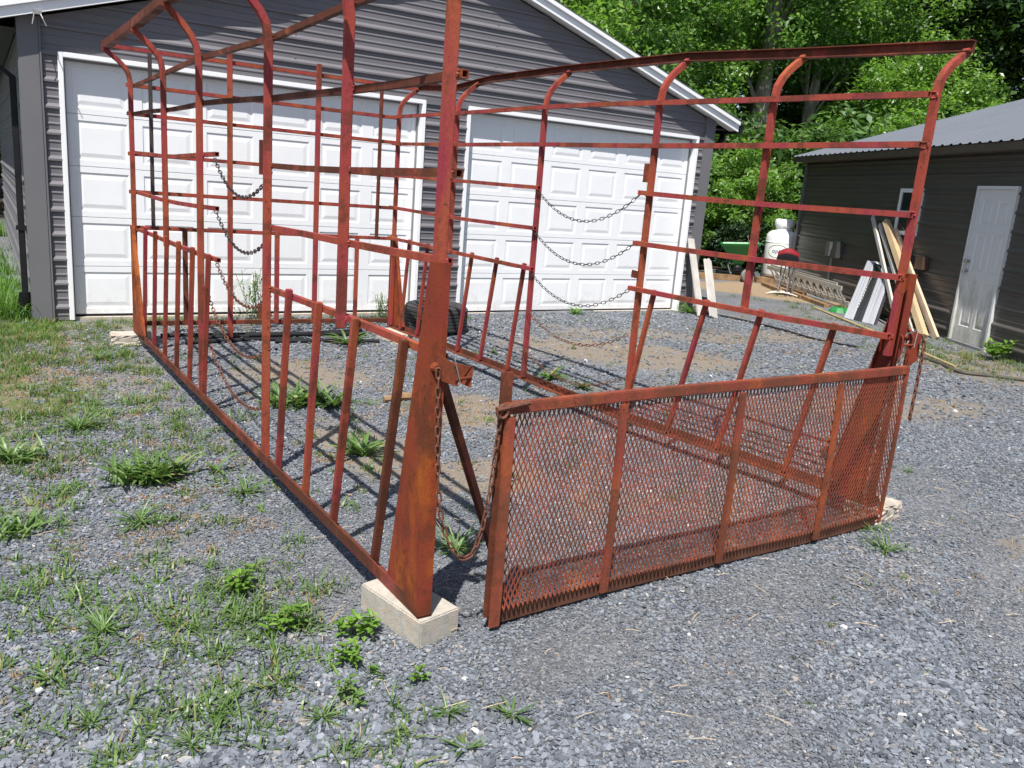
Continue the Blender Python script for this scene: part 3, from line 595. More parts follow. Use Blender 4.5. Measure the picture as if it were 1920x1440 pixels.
# roof: two slopes, white rake fascia, black gutters
Yr0, Yr1 = YF-.15, 19.4
rf = MB()
for sx in (-1, 1):
    xe = 4.7+sx*4.78; e = Vector((0, 0, .03))
    p = [(4.7, Yr0-.012, 4.235), (xe, Yr0-.012, 4.235-.31*4.78), (xe, Yr1, 4.235-.31*4.78), (4.7, Yr1, 4.235)]
    rf.prism(p, e)
rf.build('roof', ROOFD, gar)
fa = MB(); so_ = MB(); cap = MB(); sd_ = MB()
for sx in (-1, 1):
    xe = 4.7+sx*4.72
    def zl(x): return 4.105-.31*abs(x-4.7)
    fa.prism([(4.7, Yr0, zl(4.7)), (xe, Yr0, zl(xe)), (xe, Yr0, zl(xe)+.122), (4.7, Yr0, zl(4.7)+.122)], (0, .02, 0))
    cap.prism([(4.7, Yr0-.03, zl(4.7)+.087), (xe, Yr0-.03, zl(xe)+.087), (xe, Yr0-.03, zl(xe)+.137), (4.7, Yr0-.03, zl(4.7)+.137)], (0, .028, 0))
    so_.prism([(4.7, Yr0+.02, zl(4.7)+.012), (xe, Yr0+.02, zl(xe)+.012), (xe, YF+.03, zl(xe)+.012), (4.7, YF+.03, zl(4.7)+.012)], (0, 0, .012))
    sd_ = MB(); sd_.prism([(xe, YF+.03, zl(xe)+.02), (4.7+sx*4.35, YF+.03, zl(xe)+.02), (4.7+sx*4.35, Yr1, zl(xe)+.02), (xe, Yr1, zl(xe)+.02)], (0, 0, .012)); sd_.build('eave_soffit', plain('dark_soffit', (.05,.048,.046), .7), gar)
fa.build('rake_fascia', WHITE, gar); so_.build('soffit', WHITE, gar); cap.build('rake_trim', WHITE, gar, bevel=.004)
for sx in (-1, 1):
    xe = 4.7+sx*4.72; ze = 4.105-.31*4.72; gm = MB()
    gm.prism([(xe, Yr0+.01, ze+.10), (xe, Yr0+.01, ze-.02), (xe+sx*.06, Yr0+.01, ze-.02), (xe+sx*.115, Yr0+.01, ze+.04), (xe+sx*.115, Yr0+.01, ze+.10)], (0, 10.2, 0)); gm.build('gutter', BLACKP, gar)
    ds = MB(); xw = .372-.06 if sx < 0 else 9.073+.05; yw = 9.42 if sx < 0 else 9.40
    ds.path([(xe+sx*.05, yw, ze), (xe+sx*.05, yw, ze-.10), (xw, yw, ze-.38), (xw, yw, .22)], .075, .055, (0, 1, 0)); dso = ds.build('downspout', BLACKP, gar, bevel=.006)
    MB().box((xw-.045, yw-.048, .86), (xw+.045, yw+.048, .90)).build('strap', BLACKP, dso)
    cr = MB(); pts, rs = [], []
    for i in range(33):
        t = i/32; pts.append((xw-.02*t*0-.05*t*t, yw-.10*t*t, .25-.23*t)); rs.append(.052 if i % 2 else .061)
    cr.tube(pts, rs, 14).build('corrugated_elbow', BLACKP, dso)
hk = MB()
hk.box((.485, Yr0-.012, 2.795), (.555, Yr0+.03, 2.83)); hk.tube([(.495, Yr0-.006, 2.80), (.49, Yr0-.03, 2.77), (.475, Yr0-.05, 2.70)], .005, 8); hk.tube([(.545, Yr0-.006, 2.80), (.56, Yr0-.04, 2.76), (.585, Yr0-.05, 2.70)], .005, 8)
hk.build('eave_bracket', STEEL, gar)

# ------------------------------------------------------------------ shed on the right
A = Vector((11.398, 6.438, 0)); D = Vector((.488, .873, 0)).normalized(); NI = Vector((.873, -.488, 0)).normalized()   # NI points into the shed
shed = empty('shed', A, 'low dark brown-grey metal shed with a stained white door', 'shed')
def SP(t, d, z): return tuple(A+D*t-NI*d+Vector((0, 0, z)))
sw = MB(); T0, T1 = -7.0, 6.15
for a, b, za, zb_ in ((T0, -.842, .0, 2.60), (-.842, .02, 2.11, 2.60), (.02, T1, .0, 2.60)):
    pr = []
    base = -.10
    z0 = za; pr = [(za, 0)]
    k = 0
    while base+.236*k < zb_:
        bz = base+.236*k; k += 1
        for dz, dy in ((-.022,.0),(-.014,.021),(.004,.021),(.034,.0),(.078,.0),(.081,.006),(.088,.006),(.102,.0),(.154,.0),(.157,.006),(.164,.006),(.178,.0)):
            if za+.003 < bz+dz < zb_-.003: pr.append((bz+dz, dy))
    pr.append((zb_, pr[-1][1])); o = len(sw.v)
    for zz, dy in pr: sw.v += [SP(a, dy, zz), SP(b, dy, zz)]
    for i in range(len(pr)-1): sw.f.append((o+2*i, o+2*i+1, o+2*i+3, o+2*i+2))
sw.build('wall', SHEDW, shed)
gw = MB(); gw.add([SP(T1, 0, 0), SP(T1, -10, 0), SP(T1, -10, 2.6), SP(T1, -5, 4.2), SP(T1, 0, 2.6)], [(0,1,2,3,4)]); gw.build('gable_wall', SHEDW, shed); gw = MB(); gw.add([SP(T0, 0, 0), SP(T0, -10, 0), SP(T0, -10, 2.6), SP(T0, -5, 4.2), SP(T0, 0, 2.6)], [(0,1,2,3,4)])
gw.build('gable_wall', SHEDW, shed)
MB().obox(Vector(SP(T1-.03, .012, 1.3)), D*.05, NI*.022, Vector((0,0,1.3))).build('corner_trim', SIDEP, shed)
rs = MB(); u0 = T0-.1; nrib = 60; per = (T1+.08-u0)/nrib
b = len(rs.v); prf = []
for i in range(nrib):
    for f, h in ((0, 0), (.60, 0), (.70, .019), (.90, .019)): prf.append((u0+per*(i+f), h))
prf.append((u0+per*nrib, 0))
for (dd, zz) in ((.30, 2.635), (-5.0, 2.635+5.3*.325)):
    for t, h in prf: rs.v.append(SP(t, dd, zz+h))
n_ = len(prf)
for i in range(n_-1): rs.f.append((b+i, b+i+1, b+n_+i+1, b+n_+i))
rs.add([SP(u0, -5, 4.357), SP(T1+.08, -5, 4.357), SP(T1+.08, -10.3, 2.635), SP(u0, -10.3, 2.635)], [(0,1,2,3)])
rs.build('roof', ROOFM, shed)
fb = MB(); fb.prism([SP(u0, .28, 2.53), SP(T1+.06, .28, 2.53), SP(T1+.06, .28, 2.627), SP(u0, .28, 2.627)], NI*.02)
fb.prism([SP(u0, .26, 2.54), SP(T1, .26, 2.54), SP(T1, .0, 2.54), SP(u0, .0, 2.54)], (0, 0, .012))
fb.prism([SP(T1+.06, .28, 2.53), SP(T1+.06, -5, 2.53+5.28*.325), SP(T1+.06, -5, 2.62+5.28*.325), SP(T1+.06, .28, 2.62)], D*.02)
fb.build('fascia', plain('brown_fascia', (.10,.075,.055), .5), shed)
# door
dr = empty('door'); dr.parent = shed
fm = MB(); fm.obox(SP(-.825, .012, 1.055), D*.02, NI*.03, Vector((0,0,1.055))); fm.obox(SP(.003, .012, 1.055), D*.02, NI*.03, Vector((0,0,1.055))); fm.obox(SP(-.411, .012, 2.09), D*.392, NI*.03, Vector((0,0,.02)))
fm.build('door_frame', SDOOR, dr)
pn = MB(); dz0, dz1, ta, tb = .04, 2.068, -.804, -.018
cuts = [(ta+.10, -.455), (-.367, tb-.10)]; rows = [(.24, .86), (.99, 1.50), (1.62, 1.93)]
us = sorted({ta, tb, cuts[0][0], cuts[0][1], cuts[1][0], cuts[1][1]}); zs_ = sorted({dz0, dz1} | {q_ for r_ in rows for q_ in r_})
for i in range(len(us)-1):
    for j in range(len(zs_)-1):
        a, b_, c_, d_ = us[i], us[i+1], zs_[j], zs_[j+1]
        if (a, b_) in cuts and (c_, d_) in rows:
            o = len(pn.v)
            for ins, dp in ((0, 0), (.014, -.012), (.034, -.012), (.06, -.002)):
                pn.v += [SP(a+ins, .004+dp, c_+ins), SP(b_-ins, .004+dp, c_+ins), SP(b_-ins, .004+dp, d_-ins), SP(a+ins, .004+dp, d_-ins)]
            for r_ in range(3):
                for e in range(4): pn.f.append((o+4*r_+e, o+4*r_+(e+1)%4, o+4*r_+4+(e+1)%4, o+4*r_+4+e))
            pn.f.append((o+12, o+13, o+14, o+15))
        else: pn.add([SP(a, .004, c_), SP(b_, .004, c_), SP(b_, .004, d_), SP(a, .004, d_)], [(0,1,2,3)])
pn.build('door_leaf', SDOOR, dr)
for zz in (.98, 1.11):
    kn = MB(); kn.tube([SP(-.075, .0, zz), SP(-.075, .03, zz)], .02, 12); kn.tube([SP(-.075, .03, zz), SP(-.075, .04, zz), SP(-.075, .065, zz), SP(-.075, .08, zz)], [.012, .026, .03, .016], 12)
    kn.build('knob' if zz < 1 else 'deadbolt', STEEL, dr, smooth=True)
MB().obox(SP(-.411, .02, .018), D*.42, NI*.06, Vector((0,0,.018))).build('threshold', GREY, dr)
wn = MB()
for a, b_, c_, d_ in ((1.42, 1.48, 1.35, 2.06), (2.02, 2.08, 1.35, 2.06), (1.48, 2.02, 2.0, 2.06), (1.48, 2.02, 1.35, 1.41), (1.48, 2.02, 1.68, 1.72)):
    wn.obox(SP((a+b_)/2, .012, (c_+d_)/2), D*(b_-a)/2, NI*.028, Vector((0,0,(d_-c_)/2)))
wo = wn.build('window', WHITE, shed); MB().obox(SP(1.75, .012, 1.70), D*.27, NI*.01, Vector((0,0,.30))).build('pane', GLASS, wo)
eb = MB(); eb.obox(SP(4.20, .07, .93), D*.09, NI*.08, Vector((0,0,.13))); ebo = eb.build('meter_box', plain('box_grey', (.10,.10,.10), .5), shed, bevel=.01)
eb2 = MB(); eb2.obox(SP(3.93, .07, .94), D*.10, NI*.07, Vector((0,0,.15))); eb2.build('breaker_box', plain('dark_box', (.05,.05,.05), .5), shed, bevel=.008)
cd = MB(); cd.tube([SP(4.17, .05, .80), SP(4.17, .05, 0)], .024, 10); cd.build('conduit', plain('grey_conduit', (.30,.30,.31), .5), shed, smooth=True)
bx = MB(); bx.obox(SP(1.02, .06, .98), D*.11, NI*.05, Vector((0,0,.10))); bx.build('wall_box', plain('brown_box', (.075,.042,.028), .6), shed, bevel=.006)

# ------------------------------------------------------------------ the cage
cage = empty('stock_cage', (2.6, 5.2, 0), 'large rusty red steel livestock cage standing on concrete blocks', 'cage')
LX = lambda y: 1.12+(8.0-y)/(8.0-2.465)*.15
RX = lambda y: float(np.interp(y, [2.59, 4.3, 5.55, 7.95], [4.02, 3.74, 3.69, 3.56]))
PW = .037
def post(x, y, z0, sx, top, mat=RUST, zb_=2.25):
    pts = [(x, y, z0), (x, y, zb_-.3), (x, y, zb_-.02)]
    out = .20*sx; dzt = top-zb_
    for t, u in ((.25,.07),(.45,.22),(.65,.45),(.82,.72),(1.0,1.0)): pts.append((x+out*u, y, zb_+dzt*t))
    return MB().path(pts, PW, PW, (0, 1, 0)).build('post', mat, cage, bevel=.003)
Lp = [(8.0, .12, 2.48), (6.70, 1.0, 2.50), (5.66, .12, 2.54), (4.29, .12, 2.50), (3.29, 1.01, 2.54), (2.465, .55, 2.56)]
for y, z0, top in Lp: post(LX(y), y, z0, -1, top, RUST, 2.25 if y > 3 else 2.28)
Rp = [(7.95, .12, 2.50), (6.84, 1.0, 2.50), (5.55, .12, 2.52), (4.30, .12, 2.515), (3.48, 1.02, 2.49), (2.59, .92, 2.47)]
for y, z0, top in Rp: post(RX(y), y, z0, 1, top, RUST, 2.245)
def rail(pts, s=.033, mat=RUST, name='rail'): return MB().path(pts, s, s, (1, 0, 0)).build(name, mat, cage, bevel=.003)
def hol(pts, mat=RUST, extra=None, s=.033):
    """square tube with an open dark end at the last point"""
    mb = MB(); pts = [Vector(p) for p in pts]; mb.path(pts, s, s, (1, 0, 0)); mb.f.pop()
    d = (pts[-1]-pts[-2]).normalized(); u = Vector((1,0,0)).cross(d).normalized(); e = pts[-1]; sd_ = Vector((1,0,0)); b = len(mb.v)
    o = b-4
    for dep in (0, -.05):
        for a, c in ((-1,-1),(1,-1),(1,1),(-1,1)): mb.v.append(tuple(e+d*dep+sd_*(s/2-.004)*a+u*(s/2-.004)*c))
    for k in range(4):
        mb.f.append((o+k, o+(k+1)%4, b+(k+1)%4, b+k)); mb.f.append((b+k, b+(k+1)%4, b+4+(k+1)%4, b+4+k))
    mb.f.append((b+4, b+5, b+6, b+7))
    if extra: mb.add(extra.v, extra.f)
    return mb.build('rail', mat, cage)
li = .033   # bars run inside the posts
def weld(mb, c, ax, r):
    """a lumpy bead along ax"""
    c = Vector(c); ax = Vector(ax); pts, rs = [], []
    for i in range(6): t = i/5; pts.append(c+ax*(t-.5)+Vector((r.gauss(0,.0012), r.gauss(0,.0012), r.gauss(0,.0012)))); rs.append(.0045+r.random()*.003 if 0 < i < 5 else .002)
    mb.tube(pts, rs, 6)
def siderail(seg, xf, inn, posts, mat):
    r = random.Random(int(seg[0][1]*1000+seg[0][0]*37)); fine = []
    ys_ = [y for y, z in seg]; zs2 = [z for y, z in seg]; y0, y1 = seg[0][0], seg[-1][0]; n_ = max(2, int(abs(y1-y0)/.45))
    px_ = r.uniform(0, 6); am = r.uniform(.002, .007)
    for i in range(n_+1):
        y = y0+(y1-y0)*i/n_; z = float(np.interp(-y, [-a for a in ys_], zs2)); fine.append((xf(y)+inn+am*math.sin(y*1.9+px_), y, z+am*math.sin(y*2.3+px_*2)+r.gauss(0, .0012)))
    wb = MB()
    for py in posts:
        if min(y0, y1)-.02 < py < max(y0, y1)+.02:
            z = float(np.interp(-py, [-a for a in ys_], zs2)); xq = xf(py)+inn*.5+am*math.sin(py*1.9+px_)*.5
            for sz_ in (-1, 1): weld(wb, (xq, py, z+sz_*.0145), (0, .034, 0), r)
            for sy_ in (-1, 1): weld(wb, (xq, py+sy_*.0185, z), (0, 0, .028), r)
    return hol(fine, mat, wb, .027 if inn > 0 else .030)
def lrail(seg, mat=RUST): return siderail(seg, LX, li, [a[0] for a in Lp], mat)
def rrail(seg, mat=RUST): return siderail(seg, RX, -li, [a[0] for a in Rp], mat)
lrail([(8.0, 2.215), (6.7, 2.235), (5.66, 2.27), (4.29, 2.25), (2.43, 2.32)], RUSTD)
lrail([(8.0, 1.985), (6.7, 1.98), (5.66, 2.0), (4.29, 1.965), (2.43, 1.975)], RUSTD)
lrail([(8.0, 1.66), (6.7, 1.66), (5.40, 1.685)]); lrail([(4.32, 1.65), (2.43, 1.665)], RUSTD)
lrail([(8.0, 1.335), (6.7, 1.325), (6.5, 1.33), (5.38, 1.37)]); lrail([(4.32, 1.34), (2.46, 1.385)])
lrail([(8.0, 1.01), (5.36, 1.05)]); lrail([(4.32, 1.03), (2.46, 1.06)])
rrail([(8.0, 2.205), (5.55, 2.235), (4.30, 2.23), (2.60, 2.235)]); rrail([(8.0, 1.95), (5.55, 1.96), (4.30, 1.96), (2.60, 1.995)])
rrail([(8.0, 1.645), (5.55, 1.64), (5.50, 1.64)]); rrail([(4.36, 1.655), (2.58, 1.655)])
rrail([(8.0, 1.325), (5.50, 1.325)]); rrail([(4.36, 1.33), (2.58, 1.335)])
rrail([(8.0, 1.02), (5.50, 1.01)]); rrail([(4.36, 1.025), (2.58, 1.025)])
# top rails: angle iron, upright leg outside with a lip turned in
def toprail(pts, sx):
    mb = MB(); mb.path([(x, y, z) for x, y, z in pts], .006, .050, (1, 0, 0)); mb.path([(x-sx*.025, y, z-.027) for x, y, z in pts], .054, .006, (1, 0, 0)); mb.path([(x-sx*.015, y, z+.026) for x, y, z in pts], .034, .006, (1, 0, 0)); return mb.build('top_rail', RUSTD, cage)
toprail([(LX(y)-.20, y, z) for y, z in ((8.08, 2.505), (6.7, 2.53), (5.66, 2.565), (4.29, 2.525), (3.29, 2.565), (2.42, 2.585))], -1)
toprail([(RX(y)+.205, y, z) for y, z in ((8.0, 2.515), (7.5, 2.485), (7.2, 2.475), (6.9, 2.50), (6.6, 2.525), (5.55, 2.54), (4.30, 2.535), (3.48, 2.51), (2.56, 2.49))], 1)
# bottom rails: angle iron
def botrail(pts, sx, name='bottom_rail'):
    mb = MB(); mb.path([(x+sx*.024, y, z+.025) for x, y, z in pts], .007, .052, (1, 0, 0)); mb.path([(x-sx*.004, y, z+.002) for x, y, z in pts], .050, .007, (1, 0, 0)); return mb.build(name, RUSTD, cage)
botrail([(LX(y), y, .103) for y in (8.03, 5.66, 4.29, 2.43)], -1)
botrail([(RX(y), y, .103) for y in (7.98, 6.7, 5.55, 4.9, 4.3, 3.5, 2.50)], 1)
# stakes between the bottom rail and the lowest bar; their tops lean toward the tailgate
def stake(xf, yb, yt, zt=1.078, zb_=.135, mat=RUST, dx=0): return MB().path([(xf(yb)+dx, yb, zb_), (xf(yt)+dx, yt, zt)], .030, .030, (1, 0, 0)).build('stake', mat, cage, bevel=.003)
for yb, yt in ((7.66, 7.50), (7.25, 7.10), (6.84, 6.68), (6.43, 6.29), (6.02, 5.88), (5.62, 5.46), (4.07, 3.94), (3.67, 3.545), (3.31, 3.135), (2.87, 2.694)): stake(LX, yb, yt, 1.078, .125, RUST if yb > 3 else RUSTD)
for yb, yt in ((7.72, 7.61), (7.37, 7.24), (6.60, 6.447), (6.21, 6.055), (5.79, 5.658), (4.32, 4.168), (3.93, 3.748), (3.53, 3.36), (3.06, 2.90)): stake(RX, yb, yt, 1.04, .125, RUST, .0)
# far end panel
def xrail(p0, p1, s=.033, mat=RUST, name='rail'): return MB().path([p0, p1], s, s, (0, 1, 0)).build(name, mat, cage, bevel=.003)
yb_ = 8.035
xrail((.95, yb_, 2.505), (3.76, yb_, 2.505)); xrail((1.09, yb_, 2.215), (3.60, yb_, 2.205)); xrail((1.09, yb_, 1.985), (3.60, yb_, 1.965)); xrail((1.09, yb_, 1.655), (3.60, yb_, 1.64)); xrail((1.09, yb_, 1.335), (3.60, yb_, 1.32)); xrail((1.09, yb_, 1.03), (3.60, yb_, 1.01)); xrail((1.10, yb_, .175), (3.58, yb_, .16), .04, RUSTD)
for x, z0, z1, ww, mt in ((1.275, 1.04, 2.49, .03, CHAINB), (1.935, .03, 2.60, .042, RUST), (2.75, .15, 2.60, .042, RUST), (3.385, 1.0, 2.46, .03, RUSTD), (1.537, .16, 1.04, .04, RUSTD), (2.372, .16, 1.04, .04, RUST), (3.18, .16, 1.03, .036, RUST)):
    MB().path([(x, 7.995, z0), (x, 7.995, z1)], ww, ww, (0, 1, 0)).build('post' if ww > .04 else 'stake', mt, cage, bevel=.003)
# tapering corner gussets: outer web plate, end flange, sloped lip
def gusset(x, ye, sy, sx, base, zt, z0=.112):
    mb = MB(); xo = x+sx*.030; tp = .052; e = (-sx*.006, 0, 0)
    mb.prism([(xo, ye, z0), (xo, ye+sy*base, z0+.04), (xo, ye+sy*tp, zt), (xo, ye, zt)], e)
    mb.prism([(xo-sx*.006, ye, z0), (xo-sx*.006-sx*.047, ye, z0), (xo-sx*.006-sx*.047, ye, zt), (xo-sx*.006, ye, zt)], (0, sy*.007, 0))
    mb.prism([(xo-sx*.006, ye+sy*(base-.008), z0+.04), (xo-sx*.032, ye+sy*(base-.008), z0+.04), (xo-sx*.032, ye+sy*(tp-.004), zt), (xo-sx*.006, ye+sy*(tp-.004), zt)], (0, -sy*.006, 0))
    return mb.build('gusset', GUSM, cage)
gusset(LX(2.44), 2.425, 1, -1, .275, 1.385); gusset(LX(8.0), 8.03, -1, -1, .50, 1.05); gusset(RX(2.56), 2.525, 1, 1, .31, 1.36); gusset(RX(7.98), 7.985, -1, 1, .33, 1.05)
# brace bar at the near left corner
MB().path([(1.335, 2.52, .96), (1.85, 2.90, .03)], .020, .038, (.6, -.8, 0)).build('brace', RUSTD, cage)
# pin keepers on the two near corners
def keeper(x, y, sx):
    mb = MB(); mb.prism([(x, y, 1.085), (x+sx*.048, y-.065, 1.045), (x+sx*.048, y-.065, .98), (x, y, .995)], (sx*.004, .006, 0))
    mb.prism([(x+sx*.056, y, 1.05), (x+sx*.112, y-.05, 1.04), (x+sx*.107, y-.05, .97), (x+sx*.056, y, .99)], (sx*.004, .006, 0)); o = mb.build('latch_bracket', GUSM, cage)
    MB().tube([(x+sx*.040, y-.062, 1.005), (x+sx*.105, y-.045, 1.005)], .006, 8).build('pin', GUSM, o)
    MB().tube([(x-.006, y-.018, 1.035), (x-.006, y+.003, 1.035)], [.013, .02], 10).build('bolt', GUSM, o)
    MB().tube([(x+sx*.052, y-.074, .995), (x+sx*.030, y-.066, 1.075), (x+sx*.034, y-.062, 1.08), (x+sx*.105, y-.055, 1.065), (x+sx*.118, y-.058, 1.052)], .0022, 6).build('wire', STEEL, o)
keeper(1.262, 2.424, 1); keeper(4.062, 2.52, -1)
kb = MB(); kb.prism([(4.075, 2.515, 1.07), (4.155, 2.50, 1.05), (4.15, 2.50, .91), (4.075, 2.515, .86)], (0, .012, 0)); kb.build('hinge_plate', GUSM, cage)
# small tabs on the opening posts
for y in (4.335,):
    MB().box((LX(y)-.02, y+.02, 1.60), (LX(y)+.02, y+.032, 1.77)).build('tab', RUSTD, cage); MB().box((LX(y)-.02, y+.02, .86), (LX(y)+.02, y+.032, .93)).build('tab', RUSTD, cage)
    MB().box((RX(y)-.02, y-.02, 1.73), (RX(y)-.008, y+.028, 1.85)).build('tab', RUSTD, cage); MB().box((RX(y)-.032, y-.035, 1.10), (RX(y)-.022, y+.025, 1.15)).build('tab', RUSTD, cage)

# ------------------------------------------------------------------ tailgate with expanded mesh
gate = empty('tailgate', (2.78, 2.42, 0), 'rusty expanded metal tailgate propped upright at the near end of the cage', 'tailgate')
gx0, gx1 = 1.53, 4.015; gy = lambda x: 2.413+.06*(x-gx0)/(gx1-gx0)+.012*math.sin((x-gx0)*2.2); gzb, gzt = .035, .892
tr = MB(); pts = [(x, gy(x), gzt-.018) for x in np.linspace(gx0-.004, gx1+.004, 13)]
tr.path(pts, .036, .042, (0, 1, 0)); tr.build('top_rail', GATEM, gate, bevel=.004)
br_ = MB(); br_.path([(x, gy(x)+.002, gzb+.008) for x in np.linspace(gx0+.02, gx1-.02, 9)], .008, .055, (0, 1, 0)); br_.path([(x, gy(x)+.026, gzb-.016) for x in np.linspace(gx0+.03, gx1-.02, 9)], .05, .008, (0, 1, 0)); br_.build('bottom_rail', plain('shaded_brown_rust', (.105,.045,.028), .85, 0, .3, 14, .4, .15), gate)  # rust brown darkened to paint in the shade below the mesh edge
for x, ww in ((gx0+.019, .044), (2.092, .038), (2.770, .038), (3.450, .038), (gx1-.010, .022)):
    b_ = MB(); zz0 = .018 if ww > .043 else .034; yo = -.021 if ww > .03 else -.010; cv = [(x, gy(x)+yo-.005*math.sin(t*3.1), zz0+(gzt-(.046 if ww > .03 else .02)-zz0)*t) for t in np.linspace(0, 1, 9)]
    b_.path(cv, ww, .016, (1, 0, 0)); b_.build('stile', GATEM, gate, bevel=.003)
lp_ = MB(); lp_.path([(gx0+.010, gy(gx0)+.006, .05), (gx0+.010, gy(gx0)+.006, 1.006)], .048, .012, (1, 0, 0)); lp_.build('latch_bar', RUSTD, gate, bevel=.002)
sh_ = MB(); sh_.tube([(gx0-.045, gy(gx0)-.03, .880), (gx0+.09, gy(gx0)-.03, .898)], .011, 8); sh_.tube([(gx0-.02+.022*math.cos(a), gy(gx0)-.03, .872+.024*math.sin(a)) for a in np.linspace(0, 6.28, 13)], .007, 6); sh_.build('shackle', CHAINM, gate)
def mesh_panel():
    pw, ph = .0225, .048; nc = int((gx1-gx0-.012)/pw); zt = gzt-.030; z0 = .080; nr = int((zt-z0)/(ph/2)); hz = (zt-z0)/nr
    V = []; F = []
    def flare(z_): t = max(0, (z0+.06-z_)/.06); return -.016*t*t
    def strand(p, q_, wd):
        p = Vector(p); q_ = Vector(q_); d = (q_-p).normalized(); n_ = Vector((.35*(1 if d.x > 0 else -1), -1, .25)).normalized(); s_ = d.cross(n_).normalized(); n2 = s_.cross(d); b = len(V)
        for e in (p, q_):
            for a, c in ((-1,-1),(1,-1),(1,1),(-1,1)): V.append(e+s_*wd*.5*a+n2*.0013*c)
        for k in range(4): F.append((b+k, b+(k+1)%4, b+4+(k+1)%4, b+4+k))
    r = random.Random(3)
    for i in range(nr):
        za = z0+hz*i; zc = za+hz
        wd = .0047 if i > 2 else .0060
        for j in range(nc):
            xm = gx0+.027+pw*(j+.5); off = pw/2 if i % 2 else 0
            xa = xm+off; ya = gy(xa)-.004+flare(za)+.002*math.sin(xa*7); yc = lambda x_: gy(x_)-.004+flare(zc)+.002*math.sin(x_*7)
            for sgn in (-1, 1):
                xb = xa+sgn*pw/2
                if gx0+.02 < xb < gx1-.003: strand((xa, ya, za-.003), (xb, yc(xb), zc+.003), wd)
    mb = MB(); mb.v = [tuple(v) for v in V]; mb.f = F
    me = bpy.data.meshes.new('mesh_panel'); me.from_pydata(mb.v, [], mb.f); me.materials.append(GATEM)
    o = bpy.data.objects.new('mesh_panel', me); C.objects.link(o); o.parent = gate; o.location = -Vector(gate.location)
mesh_panel()

# ------------------------------------------------------------------ chains
def chain(pts, pitch, wr, name, label, group, mat, wid=None):
    P = [Vector(p) for p in pts]; seg = [0]
    for a, b in zip(P[:-1], P[1:]): seg.append(seg[-1]+(b-a).length)
    tot = seg[-1]; n = max(3, int(tot/pitch)); mb = MB()
    def at(s):
        s = max(0, min(tot-1e-6, s))
        for i in range(len(P)-1):
            if seg[i] <= s <= seg[i+1]: return P[i].lerp(P[i+1], (s-seg[i])/max(1e-9, seg[i+1]-seg[i]))
        return P[-1]
    hl = pitch*.5+wr; hw = (wid or pitch*.42)
    for k in range(n):
        c0, c1 = at(tot*k/n), at(tot*(k+1)/n); c = (c0+c1)/2; d = (c1-c0).normalized()
        s_ = d.cross(Vector((0,0,1)))
        if s_.length < .1: s_ = Vector((1,0,0))
        s_.normalize(); u = s_.cross(d)
        if k % 2: s_ = u
        s_ = (s_*math.cos(.25)+d.cross(s_)*math.sin(.25)).normalized()
        loop = []
        for j in range(12):
            a = 2*math.pi*j/12; cx = math.cos(a); sy = math.sin(a)
            loop.append(c+d*(hl-hw/2)*(1 if cx > 0 else -1)*(abs(cx) > 1e-6)+d*cx*hw/2*.9+s_*sy*hw/2)
        b = len(mb.v); m_ = 12
        nn = d.cross(s_)
        for j in range(m_):
            t_ = (loop[(j+1)%m_]-loop[j-1]).normalized(); r1 = nn; r2 = t_.cross(nn)
            for q_ in range(5):
                a = 2*math.pi*q_/5; mb.v.append(tuple(loop[j]+(r1*math.cos(a)+r2*math.sin(a))*wr))
        for j in range(m_):
            for q_ in range(5): mb.f.append((b+j*5+q_, b+j*5+(q_+1)%5, b+((j+1)%m_)*5+(q_+1)%5, b+((j+1)%m_)*5+q_))
    o = mb.build(name, mat, smooth=True); tag(o, label, 'chain', group); return o
def para(p0, pm, p1, n=40):
    p0, pm, p1 = map(Vector, (p0, pm, p1)); t0 = (pm.y-p0.y)/(p1.y-p0.y); out = []
    for i in range(n+1):
        t = i/n
        l0 = (t-t0)*(t-1)/(t0); l1 = t*(t-1)/(t0*(t0-1)); l2 = t*(t-t0)/(1-t0)
        z = p0.z*l0+pm.z*l1+p1.z*l2; out.append((p0.x+(p1.x-p0.x)*t, p0.y+(p1.y-p0.y)*t, z))
    return out
ordl = ['topmost', 'second from the top', 'middle', 'second from the bottom', 'lowest']
CL = [((5.42, 1.665), (4.72, 1.47), (4.28, 1.615)), ((5.40, 1.355), (4.62, 1.18), (4.28, 1.30)), ((5.38, 1.03), (4.585, .885), (4.28, .99)), ((5.60, .80), (4.59, .60), (4.27, .715)), ((5.60, .50), (4.59, .305), (4.27, .41))]
for i, (a, b, c) in enumerate(CL):
    chain(para((LX(a[0])+.03, a[0], a[1]), (LX(b[0])+.02, b[0], b[1]), (LX(c[0])+.015, c[0], c[1])), .034, .0031, 'hanging_chain', '%s rusty chain across the cage side nearest the left edge' % ordl[i], 'chains across the side openings', CHAINM if i > 1 else CHAINB, .019)
CR = [((5.51, 1.615), (4.99, 1.43), (4.365, 1.645)), ((5.51, 1.30), (4.95, 1.12), (4.365, 1.325)), ((5.51, .975), (4.90, .82), (4.365, 1.015)), ((5.53, .68), (4.90, .53), (4.33, .71)), ((5.53, .36), (4.83, .24), (4.33, .40))]
for i, (a, b, c) in enumerate(CR):
    chain(para((RX(a[0])-.03, a[0], a[1]), (RX(b[0])-.03, b[0], b[1]), (RX(c[0])-.03, c[0], c[1])), .042, .0027, 'hanging_chain', '%s thin chain across the cage side facing the shed' % ordl[i], 'chains across the side openings', CHAINB if i < 3 else CHAINM, .019)
gp = [(1.257, 2.405, 1.035), (1.262, 2.408, .95), (1.272, 2.408, .78), (1.283, 2.408, .62), (1.300, 2.405, .50), (1.335, 2.40, .395), (1.375, 2.40, .335), (1.410, 2.40, .318), (1.440, 2.40, .335), (1.470, 2.40, .42), (1.492, 2.40, .56), (1.503, 2.40, .70), (1.512, 2.395, .868)]
